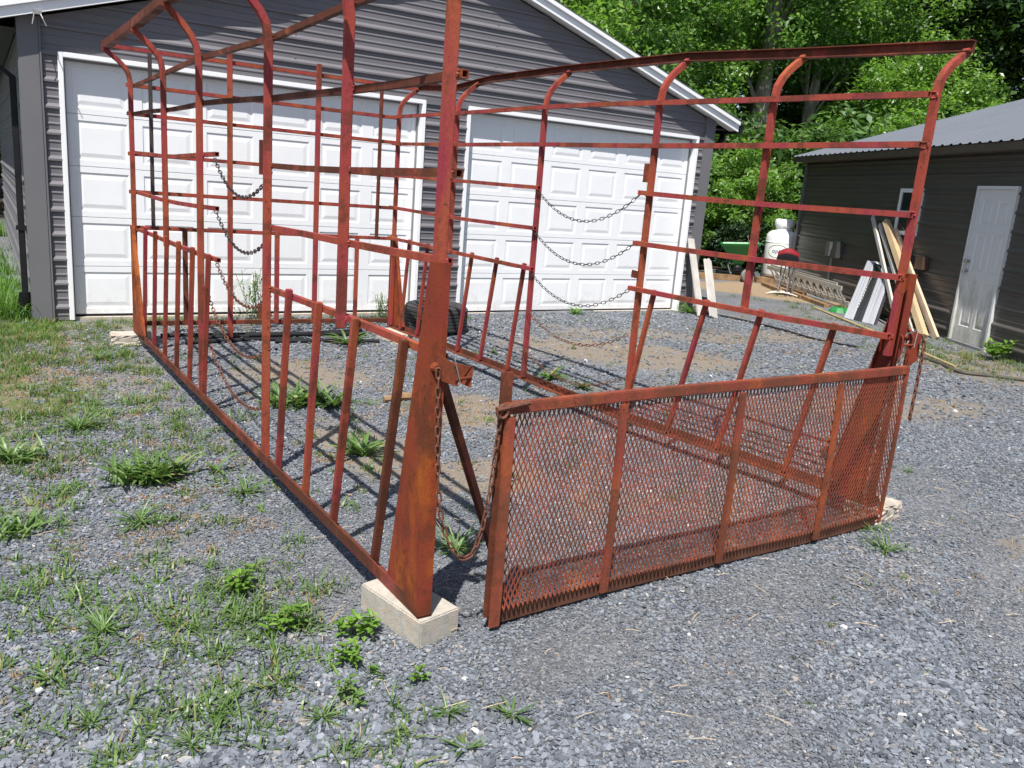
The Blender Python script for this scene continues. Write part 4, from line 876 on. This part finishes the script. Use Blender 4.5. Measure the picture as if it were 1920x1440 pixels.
chain(gp, .034, .0036, 'gate_chain', 'heavy rusty chain looping from near corner post to tailgate', None, CHAINM)
chain([(4.115, 2.475, 1.05), (4.13, 2.465, 1.0), (4.125, 2.46, .80), (4.112, 2.455, .60)], .032, .0045, 'gate_chain', 'rusty chain end dangling outside the right end of the tailgate', None, CHAINM)
chain([(4.00, 2.475, 1.02), (3.985, 2.50, .90), (3.975, 2.52, .70), (3.965, 2.525, .45), (3.95, 2.525, .16)], .032, .004, 'gate_chain', 'pale worn chain hanging behind the right end of the mesh', None, plain('worn_chain', (.42,.33,.26), .5, .6, .3, 50, .1))

# ------------------------------------------------------------------ concrete blocks
def block(cx, cy, lx, ly, h, rot, label, mat, rough=0.0):
    xf = Matrix.Translation((cx, cy, 0)) @ Matrix.Rotation(rot, 4, 'Z'); mb = MB(); mb.box((-lx/2, -ly/2, -.02), (lx/2, ly/2, h))
    me = bpy.data.meshes.new('concrete_block'); bm = bmesh.new(); vs = [bm.verts.new(v) for v in mb.v]
    for f in mb.f: bm.faces.new([vs[i] for i in f])
    bmesh.ops.bevel(bm, geom=bm.edges[:], offset=.005, segments=2, affect='EDGES')
    bmesh.ops.subdivide_edges(bm, edges=[e for e in bm.edges if e.calc_length() > .05], cuts=7, use_grid_fill=True)
    r = random.Random(int(cx*100))
    for v in bm.verts:
        s_ = .0012+rough; v.co += Vector((r.gauss(0, s_), r.gauss(0, s_), r.gauss(0, s_*(.25 if v.co.z > h-.012 else 1))))
        if v.co.z > h: v.co.z = h
    bm.transform(xf); bmesh.ops.recalc_face_normals(bm, faces=bm.faces); bm.to_mesh(me); bm.free(); me.materials.append(mat)
    o = bpy.data.objects.new('concrete_block', me); C.objects.link(o); tag(o, label, 'concrete block', 'concrete blocks under the cage corners')
block(1.293, 2.604, .185, .372, .101, .225, 'clean tan concrete block under the near left corner post', CONC, -.0012)
block(1.06, 7.965, .33, .20, .101, -.12, 'chipped rough tan block under the far left cage corner', CONC2, .004)
block(3.50, 7.70, .20, .40, .101, .10, 'pale block under the far right cage corner beside the tyre', CONC, .001)
block(4.11, 2.57, .26, .20, .101, .15, 'rough block peeking out behind the right end of the tailgate', CONC2, .004)

# ------------------------------------------------------------------ loose things in the yard
ty = empty('tyre', (4.21, 8.19, 0), 'worn black tyre lying flat in front of the garage doors', 'tyre')
tp_ = []
W_ = .30; Ro = .355
tp_ += [(.20, .035), (.235, .012), (.30, .010), (.335, .03)]
for k in range(6):
    za = .045+k*.037; tp_ += [(Ro-.006, za), (Ro, za+.004), (Ro, za+.028), (Ro-.004, za+.031), (Ro-.018, za+.032), (Ro-.018, za+.036)]
tp_ += [(.335, .285), (.30, .302), (.235, .30), (.20, .27), (.195, .24)]
t_ = MB(); t_.lathe(tp_, (4.21, 8.19, 0), 56); t_.build('tread', RUBBER, ty, smooth=False)
MB().lathe([(.196, .04), (.215, .15), (.196, .265)], (4.21, 8.19, 0), 48).build('inner_wall', RUBBER, ty, smooth=True)

pgroup = 'black poly pipes on the ground'
pp = [([(1.35, 8.22, .02), (2.0, 8.16, .022), (2.8, 8.12, .02), (3.35, 8.22, .02)], 'black pipe lying hindmost in the pile behind the cage end'),
      ([(1.5, 7.86, .02), (2.15, 7.90, .02), (2.6, 7.85, .02)], 'short black pipe ending in an open mouth inside the cage'),
      ([(2.3, 7.78, .02), (2.9, 7.72, .02), (3.3, 7.62, .02)], 'black pipe lying nearest in the pile inside the cage'),
      ([(2.1, 7.96, .05), (2.8, 7.90, .055), (3.3, 7.98, .02)], 'black pipe resting across the others in the pile'),
      ([(1.7, 8.06, .02), (2.5, 8.02, .022), (3.25, 8.08, .02)], 'black pipe lying directly under the far end rail')]
for pts, lb in pp: tag(MB().tube(pts, .021, 10).build('pipe', BLACKP, smooth=True), lb, 'pipe', pgroup)
wdv = MB(); wdv.tube([(2.44, 5.51, .03), (2.60, 5.53, .036), (2.80, 5.50, .03)], [.022, .034, .020], 7); tag(wdv.build('wood_scrap', OLDW), 'split brown piece of wood lying inside the cage', 'wood')
def leanboard(p0, p1, w_, t_, mat, name, label, cat='board', notch=False, facing=(0,-1,0), group=None):
    p0, p1 = Vector(p0), Vector(p1); d = (p1-p0).normalized(); nrm = Vector(facing); nrm = (nrm-d*nrm.dot(d)).normalized(); s_ = d.cross(nrm).normalized(); Ln = (p1-p0).length; mb = MB()
    prof_ = [(-w_/2, 0), (w_/2, 0), (w_/2, Ln), (-w_/2, Ln)] if not notch else [(-w_/2, 0), (w_/2, 0), (w_/2, Ln*.97), (w_*.2, Ln), (w_*.02, Ln*.985), (-w_*.1, Ln*.955), (-w_/2, Ln*.94)]
    mb.prism([p0+s_*a+d*b for a, b in prof_], nrm*t_); o = mb.build(name, mat, bevel=.003); tag(o, label, cat, group)
leanboard((8.74, 8.66, 0), (8.80, 9.12, 1.07), .115, .03, GREYW, 'board', 'taller weathered grey board leaning beside the right garage door')
leanboard((8.80, 8.46, 0), (9.16, 9.10, .80), .17, .03, GREYW, 'board', 'shorter weathered board with a broken top leaning at the garage corner', notch=True)
wd = lambda t, d, z: SP(t, d, z)
leanboard(SP(.08, .30, 0), SP(2.26, .05, 1.52), .09, .09, NEWW, 'lumber', 'thick new yellow timber leaning on the shed wall', 'lumber', facing=tuple(-NI+D*-.5))
leanboard(SP(-.03, .20, 0), SP(2.0, .03, 1.40), .11, .04, plain('pine', (.52,.41,.29), .7, 0, .12, 4, .1), 'lumber', 'pale pine plank leaning just right of the thick new timber', 'lumber', facing=tuple(-NI))
leanboard(SP(.56, .45, 0), SP(2.80, .05, 1.58), .075, .035, GREYW, 'lumber', 'longest pale grey stick leaning left of the new timber', 'lumber', facing=tuple(-NI))
leanboard(SP(.30, .36, 0), SP(2.45, .08, 1.47), .06, .035, GREYW, 'lumber', 'narrow white-edged stick between the grey stick and new timber', 'lumber', facing=tuple(-NI))
leanboard(SP(.35, .25, 0), SP(1.15, .04, .85), .03, .03, GREY, 'lumber', 'thin grey metal strip leaning behind the new timber', 'strip', facing=tuple(-NI))
# bundle of white ribbed panels
pb = empty('panel_bundle', tuple(SP(1.75, .85, 0)), 'bundle of white and black ribbed panels leaning on the shed', 'panels')
p0s, p1s = Vector(SP(1.57, .81, 0)), Vector(SP(1.00, .615, 0)); q0s, q1s = Vector(SP(2.58, .10, .86)), Vector(SP(1.72, .10, .83))
cols_ = [(0, .07, 1), (.10, .17, 1), (.195, .27, 1), (.30, .40, 0), (.42, .60, 0), (.63, .70, 1), (.73, .79, 1), (.83, .97, 1)]
PBW = plain('grey_white_ribbed_panel', (.34,.35,.375), .45, 0, .05, 3, .05); PBB = plain('black_ribbed_panel', (.03,.03,.035), .35, 0, .2, 3, .05)
for a, b, wh in cols_:
    mb = MB(); mb.prism([p0s.lerp(p1s, a), p0s.lerp(p1s, b), q0s.lerp(q1s, b), q0s.lerp(q1s, a)], -NI*(.035 if wh else .008)+Vector((0,0,.01))); mb.build('panel', PBW if wh else PBB, pb, bevel=.004)
mb = MB(); mb.prism([p0s, p1s, q1s, q0s], NI*.03); mb.build('backing', PBB, pb)
mb = MB(); mb.prism([q0s.lerp(q1s, .1)-NI*.04, q0s.lerp(q1s, .6)-NI*.04, q0s.lerp(q1s, .45)-NI*.02+Vector((0,0,.03)), q0s.lerp(q1s, .2)-NI*.02+Vector((0,0,.02))], NI*.05); mb.build('plastic_sheet', WHITE, pb)
chain([SP(1.98, .28, .70), SP(1.82, .43, .52), SP(1.60, .58, .34), SP(1.45, .70, .20)], .035, .005, 'loose_chain', 'pale loose chain draped down the panel bundle', None, STEEL)
gd = MB(); gd.lathe([(.02, .09), (.11, .085), (.16, .04), (.18, .0)], SP(2.25, .62, 0), 9); tag(gd.build('green_lid', GREENP), 'green plastic lid on the ground between ladder and panels', 'lid')
# extension ladder on its side
ld = empty('ladder', tuple(SP(4.2, .5, 0)), 'aluminium extension ladder lying on edge along the shed wall', 'ladder')
t0, t1 = 2.62, 6.25
lo = lambda t: Vector(SP(t, .30, .11)); hi = lambda t: Vector(SP(t-.06, .50, .37))
for off, ta_, tb_ in ((0, t0, t1), (.07, t0+.35, t1)):
    o3 = NI*off+Vector((0,0,off*.35))
    for f in (lo, hi): MB().bar(f(ta_)+o3, f(tb_)+o3, .03, .075, (0, 0, 1)).build('side_rail', ALU, ld, bevel=.004)
    for k in range(12):
        t = ta_+.15+k*.305
        if t < tb_-.05: MB().tube([lo(t)+o3, hi(t)+o3], .016, 8).build('rung', ALU, ld, smooth=True)
for i, (a, b, d_, z_) in enumerate(((2.75, 4.0, .62, .03), (3.9, 5.3, .60, .035), (4.9, 6.0, .66, .03), (4.3, 5.6, .40, .04))):
    tag(MB().bar(SP(a, d_, z_), SP(b, d_-.05, z_), .10, .07).build('wood_scrap', OLDW, bevel=.006), ['nearest brown log under the end of the ladder', 'second brown log under the middle of the ladder', 'farthest brown log under the ladder by the grill', 'brown log hidden behind the others under the ladder'][i], 'wood', 'wood scraps under the ladder')
# bamboo pole and hoses
tag(MB().tube([(11.87, 9.15, .02), (10.6, 7.15, .03), (9.32, 5.15, .02)], [.016, .015, .012], 8).build('bamboo_pole', STRAWM, smooth=True), 'long thin yellow pole lying on the ground before the shed', 'pole')
def hose(pts, r, label, mat=BLACKP):
    P = [Vector(p) for p in pts]; out = []
    for i in range(len(P)-1):
        for k in range(8):
            t = k/8; p_ = [P[max(0, i-1)], P[i], P[i+1], P[min(len(P)-1, i+2)]]
            out.append(.5*((2*p_[1])+(-p_[0]+p_[2])*t+(2*p_[0]-5*p_[1]+4*p_[2]-p_[3])*t*t+(-p_[0]+3*p_[1]-3*p_[2]+p_[3])*t**3))
    out.append(P[-1]); tag(MB().tube(out, r, 8).build('hose', mat, smooth=True), label, 'hose')
hose([(9.0, 8.95, .015), (9.15, 8.3, .015), (9.1, 7.5, .02), (9.0, 6.76, .015), (9.15, 6.3, .015)], .013, 'thin black hose snaking from the leaning boards across gravel')
hose([(9.5, 5.9, .02), (9.35, 5.4, .02), (9.05, 4.94, .02), (9.25, 4.7, .02), (9.45, 4.45, .02), (9.6, 4.0, .02)], .018, 'dark hose running toward the right edge before the shed door', plain('grey_hose', (.07,.062,.05), .6))
# landscape timbers, tarp
tag(MB().bar((12.6, 13.25, .06), (14.0, 12.45, .06), .14, .13).build('timber', OLDW, bevel=.01), 'brown timber edging the bare dirt left of the tank', 'timber', 'dirt patch timbers')
tag(MB().bar((14.05, 12.42, .06), (15.1, 11.9, .06), .15, .13).build('timber', OLDW, bevel=.01), 'brown timber in front of the white tank', 'timber', 'dirt patch timbers')
tv = []; 
tm = MB(); b = 0
for j in range(9):
    for i in range(25):
        u, v_ = i/24, j/8; x_ = 12.2+u*2.2+.3*v_; y_ = 13.75-u*1.2+.5*v_; tm.v.append((x_, y_, .02+.22*math.sin(math.pi*v_)*(.5+.5*math.sin(u*9+1)*math.sin(u*4))+rnd.gauss(0, .012)))
for j in range(8):
    for i in range(24): o = j*25+i; tm.f.append((o, o+1, o+26, o+25))
tag(tm.build('tarp', DKCLOTH, smooth=True), 'crumpled dark grey tarp on the ground behind the timber', 'tarp')

# propane tank
TX, TY = 14.60, 12.33
tk = empty('propane_tank', (TX, TY, 0), 'upright white propane tank with a rusty foot near the shed corner', 'tank')
tr_ = .34
MB().lathe([(.0, .12), (.20, .12), (tr_-.05, .14), (tr_-.015, .165), (tr_, .21), (tr_, .98), (tr_-.012, 1.03), (tr_-.04, 1.075), (tr_-.09, 1.11), (.17, 1.135), (0, 1.145)], (TX, TY, 0), 40).build('body', TANKP, tk, smooth=True)
MB().lathe([(.22, .02), (.22, .13)], (TX, TY, 0), 32).build('foot_ring', plain('rusty_ring', (.10,.06,.035), .8, 0, .3, 10), tk)
MB().lathe([(.175, 1.12), (.168, 1.19), (.172, 1.205), (.198, 1.215), (.206, 1.235), (.207, 1.325), (.19, 1.36), (.15, 1.372), (.12, 1.35), (0, 1.30)], (TX, TY, 0), 32).build('valve_collar', TANKW, tk, smooth=True)
MB().lathe([(tr_+.002, .86), (tr_+.006, .87), (tr_+.006, .885), (tr_+.002, .895)], (TX, TY, 0), 40).build('weld_band', TANKW, tk, smooth=True)
vd = Vector((-TX, -TY, 0)).normalized(); rd = Vector((-vd.y, vd.x, 0))
for sg in (1,):
    c_ = Vector((TX, TY, 1.10))+rd*sg*(tr_-.075); MB().tube([c_+rd*.03*math.cos(a)+Vector((0,0,.035*math.sin(a)+.02)) for a in np.linspace(0, 6.28, 13)], .010, 6).build('lifting_lug', TANKW, tk)
def onTank(ang, z_, e=.003): d_ = (vd*math.cos(ang)+rd*math.sin(ang)); return Vector((TX, TY, z_))+d_*(tr_+e)
MB().tube([onTank(-.18+.62*math.cos(a), .70+.135*math.sin(a)) for a in np.linspace(0, 2*math.pi, 41)], .0045, 5, False).build('logo_ring', plain('logo_green', (.30,.42,.20), .5), tk)
def text_on(parent, body, size, mat, fn, name):
    cu = bpy.data.curves.new(name, 'FONT'); cu.body = body; cu.size = size; cu.align_x = 'CENTER'; cu.align_y = 'CENTER'; cu.resolution_u = 3
    ob = bpy.data.objects.new('t', cu); C.objects.link(ob); dg = bpy.context.evaluated_depsgraph_get(); dg.update(); me = bpy.data.meshes.new_from_object(ob.evaluated_get(dg)); C.objects.unlink(ob); bpy.data.objects.remove(ob)
    bm = bmesh.new(); bm.from_mesh(me); bmesh.ops.triangulate(bm, faces=bm.faces)
    for v in bm.verts: v.co = fn(v.co.x, v.co.y)
    bm.to_mesh(me); bm.free(); me.name = name; me.materials.append(mat); o = bpy.data.objects.new(name, me); C.objects.link(o); o.parent = parent; o.location = -Vector(parent.location); return o
text_on(tk, 'ophy', .125, plain('logo_teal', (.02,.10,.12), .5), lambda x, y: onTank(-.16+(x+y*.15)/tr_, .70+y, .004), 'lettering')
hs = MB(); c_ = Vector((TX, TY, 1.28)); hs.tube([c_+rd*.17, c_+rd*.30+Vector((0,0,.03)), c_+rd*.42+Vector((0,0,-.02)), c_+rd*.50+Vector((0,0,-.12))], .010, 8); hs.build('gas_hose', GREY, tk, smooth=True)

# small grill on a stand
GX, GY = 12.72, 10.55
gr = empty('grill', (GX, GY, 0), 'small red and black grill on a thin metal stand', 'grill')
gdv = Vector((-GX, -GY, 0)).normalized(); gr_ = Vector((-gdv.y, gdv.x, 0))
def GP(a, b, z_): return Vector((GX, GY, 0))+gr_*a+gdv*b+Vector((0, 0, z_))
lid = MB(); nn_ = 10
for k in range(nn_+1):
    t = k/nn_; a = -.19+.38*t; h = .775+.115*math.sin(math.pi*(.08+.84*t))
    for b_, zz in ((.15, .725), (.15, .73+(h-.73)*.55), (.06, h), (-.10, h), (-.15, .725)): lid.v.append(tuple(GP(a, b_, zz)))
for k in range(nn_):
    for j in range(4): o = k*5+j; lid.f.append((o, o+1, o+6, o+5))
lid.f.append((0,1,2,3,4)); lid.f.append(tuple(nn_*5+j for j in range(5)))
lid.build('lid', REDP, gr)
MB().prism([GP(-.185, .155, .73), GP(.185, .155, .73), GP(.165, .155, .765), GP(.06, .155, .79), (GP(-.06, .155, .79)), GP(-.165, .155, .765)], gdv*.006).build('lid_front', BLACKP, gr)
MB().obox(GP(0, 0, .688), gr_*.20, gdv*.17, Vector((0,0,.035))).build('body', BLACKP, gr, bevel=.01)
for a in (-.10, .05):
    for s_ in (-1, 1): MB().tube([GP(a+.10*(s_ > 0), s_*.10, .66), GP(a+.02, -s_*.10, .04)], .011, 8).build('leg', GREY, gr, smooth=True)
MB().tube([GP(.16, .10, .66), GP(.16, .02, .05)], .016, 8).build('leg', GREY, gr, smooth=True)
MB().tube([GP(-.30+.6*t, .12, .02+.05*math.sin(math.pi*t)) for t in np.linspace(0, 1, 11)], .014, 8).build('foot_bar', ALU, gr, smooth=True)
MB().tube([GP(-.26+.5*t, -.12, .02+.05*math.sin(math.pi*t)) for t in np.linspace(0, 1, 11)], .014, 8).build('foot_bar', ALU, gr, smooth=True)

# push spreader with green hopper
SX, SY = 13.70, 12.66
sp_ = empty('broadcast_spreader', (SX, SY, 0), 'green hopper lawn spreader with yellow wheel hub beside the tank', 'spreader')
sdv = Vector((-SX, -SY, 0)).normalized(); sr = Vector((-sdv.y, sdv.x, 0))
def QP(a, b, z_): return Vector((SX, SY, 0))+sr*a+sdv*b+Vector((0, 0, z_))
hp = MB(); rings = [(.07, .05, .34), (.18, .14, .50), (.31, .24, .68), (.37, .28, .75), (.40, .30, .80), (.38, .285, .81), (.30, .22, .70), (.14, .10, .50)]
for aa, bb, zz in rings:
    for a, b_ in ((-1,-1),(-.4,-1.1),(.4,-1.1),(1,-1),(1.1,0),(1,1),(.4,1.1),(-.4,1.1),(-1,1),(-1.1,0)): hp.v.append(tuple(QP(a*aa, b_*bb, zz+(.03*a if zz > .6 else 0))))
for i in range(len(rings)-1):
    for k in range(10): hp.f.append((i*10+k, i*10+(k+1)%10, (i+1)*10+(k+1)%10, (i+1)*10+k))
hp.f.append(tuple(range(10))); hp.f.append(tuple(70+k for k in range(10)))
hp.build('hopper', GREENP, sp_, bevel=.0)
fr = MB()
for s_ in (-1, 1):
    fr.tube([QP(s_*.12, -.05, .60), QP(s_*.18, .05, .45), QP(s_*.20, .08, .30), QP(s_*.12, .10, .14)], .012, 8)
    fr.tube([QP(s_*.10, .0, .16), QP(s_*.16-.30, -.25, .18), QP(s_*.16-.62, -.45, .10)], .012, 8)
fr.tube([QP(-.02, -.24, .14), QP(.22, .12, .14)], .012, 8); fr.tube([QP(-.46, -.45, .10), QP(-.78, -.45, .10)], .012, 8); fr.build('frame', GREY, sp_, smooth=True)
MB().lathe([(.02, .2), (.11, .22), (.11, .30), (.05, .38)], QP(0, 0, 0), 14).build('spinner_housing', BLACKP, sp_)
for s_ in (-1, 1):
    c_ = QP(.22, .12, .14) if s_ > 0 else QP(-.02, -.24, .14); wh = MB(); fs_ = [(.05, -.045), (.085, -.045), (.13, -.045), (.14, -.02), (.14, .02), (.13, .045), (.085, .045), (.05, .045)]
    n_ = 28; wax = (sdv*.36+sr*.24).normalized(); wu = Vector((0,0,1)); wv = wax.cross(wu)
    def ringpts(mb, pr):
        b0 = len(mb.v)
        for r_, z_ in pr:
            for k in range(n_): a = 2*math.pi*k/n_; mb.v.append(tuple(c_+wax*z_+(wu*math.cos(a)+wv*math.sin(a))*r_))
        for i in range(len(pr)-1):
            for k in range(n_): mb.f.append((b0+i*n_+k, b0+i*n_+(k+1)%n_, b0+(i+1)*n_+(k+1)%n_, b0+(i+1)*n_+k))
    ringpts(wh, fs_); wo_ = wh.build('wheel', plain('grey_tyre', (.22,.21,.20), .8), sp_, smooth=False)
    hb = MB(); ringpts(hb, [(.085, .03), (.07, .04), (.06, .015), (.03, .02), (.025, .05), (.0, .055)]); ringpts(hb, [(.085, -.03), (.0, -.03)]); hb.build('hub', YEL, wo_)

# ------------------------------------------------------------------ trees, shrubs, woods
def leafcloud(centers, radii, per, size, seed, flat=.7):
    r = np.random.default_rng(seed); n = len(centers)*per
    c = np.repeat(np.asarray(centers), per, 0); rr = np.repeat(np.asarray(radii), per)
    d = r.normal(size=(n, 3)); d /= np.linalg.norm(d, axis=1, keepdims=True)
    p = c + d*(rr*r.random(n)**.45)[:,None]*np.array([1, 1, flat])
    nz = r.normal(0, .55, (n, 3)); nz[:,2] += .75; nz += d*.35; nz /= np.linalg.norm(nz, axis=1, keepdims=True)
    t = r.normal(size=(n, 3)); u = np.cross(nz, t); u /= np.linalg.norm(u, axis=1, keepdims=True); v = np.cross(nz, u)
    s = (size*r.uniform(.6, 1.35, n))[:,None]
    droop = np.array([0, 0, -1.0])*s*.18
    V = np.stack([p-u*s*.55, p+v*s*.30+droop*.2, p+u*s*.62+droop, p-v*s*.30+droop*.2], 1).reshape(-1, 3)
    F = np.arange(n*4); return V, F, n
def tree(name, label, x, y, h, cr, z0, ncl, per, ls, leaf, bark, tr0, seed, lean=(0, 0), flat=.75, group=None, cen=(0, 0), bare=0.0):
    r = random.Random(seed); root = empty(name, (x, y, 0), label, 'tree' if name != 'shrub' else 'shrub', group)
    tk_ = MB(); top = Vector((x+lean[0], y+lean[1], h*.86)); b0 = Vector((x, y, -.05)); mid = b0.lerp(top, .5)+Vector((r.gauss(0, .12), r.gauss(0, .12), 0)); q1 = b0.lerp(top, .25)+Vector((r.gauss(0, .08), r.gauss(0, .08), 0)); q3 = b0.lerp(top, .75)+Vector((r.gauss(0, .15), r.gauss(0, .15), 0))
    tk_.tube([b0, b0+Vector((0, 0, .35)), q1, mid, q3, top], [tr0*1.45, tr0*1.05, tr0*.92, tr0*.72, tr0*.45, tr0*.12], 10)
    cs, rs_ = [], []
    for k in range(ncl):
        a = r.uniform(0, 6.283); zz = r.uniform(-1, 1); rad = math.sqrt(max(0, 1-zz*zz)); f = r.uniform(.55, 1.05) if r.random() < .8 else r.uniform(.1, .6)
        c_ = Vector((x+lean[0]*.6+cen[0]+math.cos(a)*rad*cr*f*r.uniform(.75, 1.2), y+lean[1]*.6+cen[1]+math.sin(a)*rad*cr*f, z0+(h-z0)*(.5+.5*zz*f)))
        cs.append(tuple(c_)); rs_.append(cr*r.uniform(.17, .34))
    for k in range(0, ncl, max(1, ncl//10)):
        c_ = Vector(cs[k]); t = min(.92, max(.15, (c_.z*.75)/h)); s_ = b0.lerp(top, t)
        tk_.tube([s_, s_.lerp(c_, .5)+Vector((0, 0, .15)), c_], [tr0*.24, tr0*.15, tr0*.05], 6)
    tk_.build('trunk', bark, root, smooth=True)
    V, F, n = leafcloud(cs, rs_, int(per*1.6), ls*.72, seed, flat); np_mesh('crown', V, F, np.full(n, 4), leaf, root)
    return root
tg = 'trees behind the garage and shed'
tree('tree', 'broad bright tree rising right behind the garage roof slope', 11.6, 16.5, 9.0, 2.7, 2.2, 95, 120, .17, LEAFY, BARK, .16, 101, group=tg)
tree('tree', 'thick pale-barked trunk standing midway between garage and shed', 20.6, 19.0, 12.5, 3.0, 5.3, 130, 110, .18, LEAF, BARK, .33, 102, (.1, 0), group=tg)
tree('tree', 'leaning pale trunk just right of the thick-trunked tree', 22.4, 19.2, 12.0, 3.0, 5.5, 130, 110, .18, LEAF, BARK, .22, 103, (1.6, .3), group=tg)
tree('tree', 'leafy young tree close behind the white tank', 16.4, 15.2, 3.1, 1.3, .7, 60, 95, .14, LEAFY, BARK, .08, 104, group=tg)
tree('tree', 'full green tree behind the shed roof, right of the leaning trunk', 24.2, 16.0, 6.6, 2.5, 1.4, 110, 120, .18, LEAFY, BARK, .20, 105, group=tg)
tree('tree', 'low drooping tree tucked behind the far shed corner', 19.2, 14.9, 3.9, 1.6, 1.0, 70, 95, .15, LEAF, BARK, .11, 106, group=tg)
tree('tree', 'tall dense tree between roof slope and the thick trunk', 15.2, 19.2, 11.0, 3.0, 2.0, 120, 120, .19, LEAF, BARK, .20, 107, group=tg)
tree('tree', 'tall leafy tree in the back row behind both pale trunks', 25.5, 24.0, 13.5, 4.2, 2.5, 140, 120, .23, LEAF, BARK, .24, 108, group=tg)
tree('tree', 'pale green tree left of the dark pines above the shed', 29.5, 20.5, 11.0, 3.3, 2.0, 130, 120, .20, LEAFY, BARK, .22, 109, group=tg)
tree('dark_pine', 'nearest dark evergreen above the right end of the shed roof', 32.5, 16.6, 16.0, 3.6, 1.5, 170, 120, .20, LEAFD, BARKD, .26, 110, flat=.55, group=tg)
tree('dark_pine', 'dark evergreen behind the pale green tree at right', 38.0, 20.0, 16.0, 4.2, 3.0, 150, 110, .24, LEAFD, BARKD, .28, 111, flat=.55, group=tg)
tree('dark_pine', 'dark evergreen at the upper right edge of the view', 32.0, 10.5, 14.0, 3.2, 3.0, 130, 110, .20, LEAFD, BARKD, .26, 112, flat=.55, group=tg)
tree('tree', 'tree whose crown shows over the garage roof ridge side', 9.0, 21.5, 11.5, 3.4, 3.0, 110, 110, .20, LEAF, BARK, .2, 113, group=tg)
tree('tree', 'slim tree by the garage corner with low hanging branches', 12.6, 15.0, 5.6, 1.5, 1.0, 70, 90, .14, LEAF, BARK, .07, 114, group=tg)
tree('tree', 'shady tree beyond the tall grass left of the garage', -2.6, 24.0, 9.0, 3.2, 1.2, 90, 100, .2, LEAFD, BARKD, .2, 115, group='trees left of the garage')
tree('tree', 'slender tree left of the thick pale trunk', 17.7, 19.8, 11.0, 2.4, 1.8, 110, 110, .18, LEAFY, BARK, .14, 116, group=tg)
tree('tree', 'rounded tree right of the leaning pale trunk, farther back', 28.4, 22.0, 11.5, 2.8, 2.0, 120, 110, .2, LEAF, BARK, .17, 117, group=tg)
def shrub(x, y, h, cr, label, leaf, seed): tree('shrub', label, x, y, h, cr, .05, 40, 90, .11, leaf, BARKD, .03, seed, group='bushes at the wood edge')
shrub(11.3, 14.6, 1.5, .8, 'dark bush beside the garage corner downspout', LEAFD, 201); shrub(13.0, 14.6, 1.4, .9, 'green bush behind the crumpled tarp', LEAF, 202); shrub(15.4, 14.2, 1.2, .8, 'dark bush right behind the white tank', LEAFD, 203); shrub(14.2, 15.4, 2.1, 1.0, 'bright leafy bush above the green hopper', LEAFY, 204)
# the wood behind reads as one mass
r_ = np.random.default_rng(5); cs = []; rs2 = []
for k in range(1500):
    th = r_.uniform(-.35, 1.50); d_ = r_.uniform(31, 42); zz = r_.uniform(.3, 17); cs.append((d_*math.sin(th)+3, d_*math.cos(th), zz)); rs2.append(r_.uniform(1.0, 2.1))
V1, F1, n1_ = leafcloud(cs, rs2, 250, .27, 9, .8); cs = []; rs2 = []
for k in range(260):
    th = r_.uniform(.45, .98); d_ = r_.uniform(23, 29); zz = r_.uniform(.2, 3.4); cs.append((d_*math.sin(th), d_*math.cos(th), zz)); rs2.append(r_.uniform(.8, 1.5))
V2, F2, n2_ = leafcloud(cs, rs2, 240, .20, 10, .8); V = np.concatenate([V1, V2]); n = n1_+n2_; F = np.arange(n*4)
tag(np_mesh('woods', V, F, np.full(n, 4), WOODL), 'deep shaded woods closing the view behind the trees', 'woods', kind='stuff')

# loose straw stalks on the gravel
st = MB()
for k in range(170):
    x_ = rnd.uniform(.1, 5.2); y_ = rnd.uniform(1.4, 4.5); a = rnd.uniform(0, 6.28); ln = rnd.uniform(.03, .10); z_ = .018
    st.tube([(x_, y_, z_), (x_+math.cos(a)*ln*.5, y_+math.sin(a)*ln*.5, z_+.003), (x_+math.cos(a+.06)*ln, y_+math.sin(a+.06)*ln, z_)], .0013, 4)
tag(st.build('straw', plain('straw_stalk', (.50,.38,.24), .8, 0, .25, 20, 0)), 'dry straw stalks strewn over the gravel', 'straw', kind='stuff')
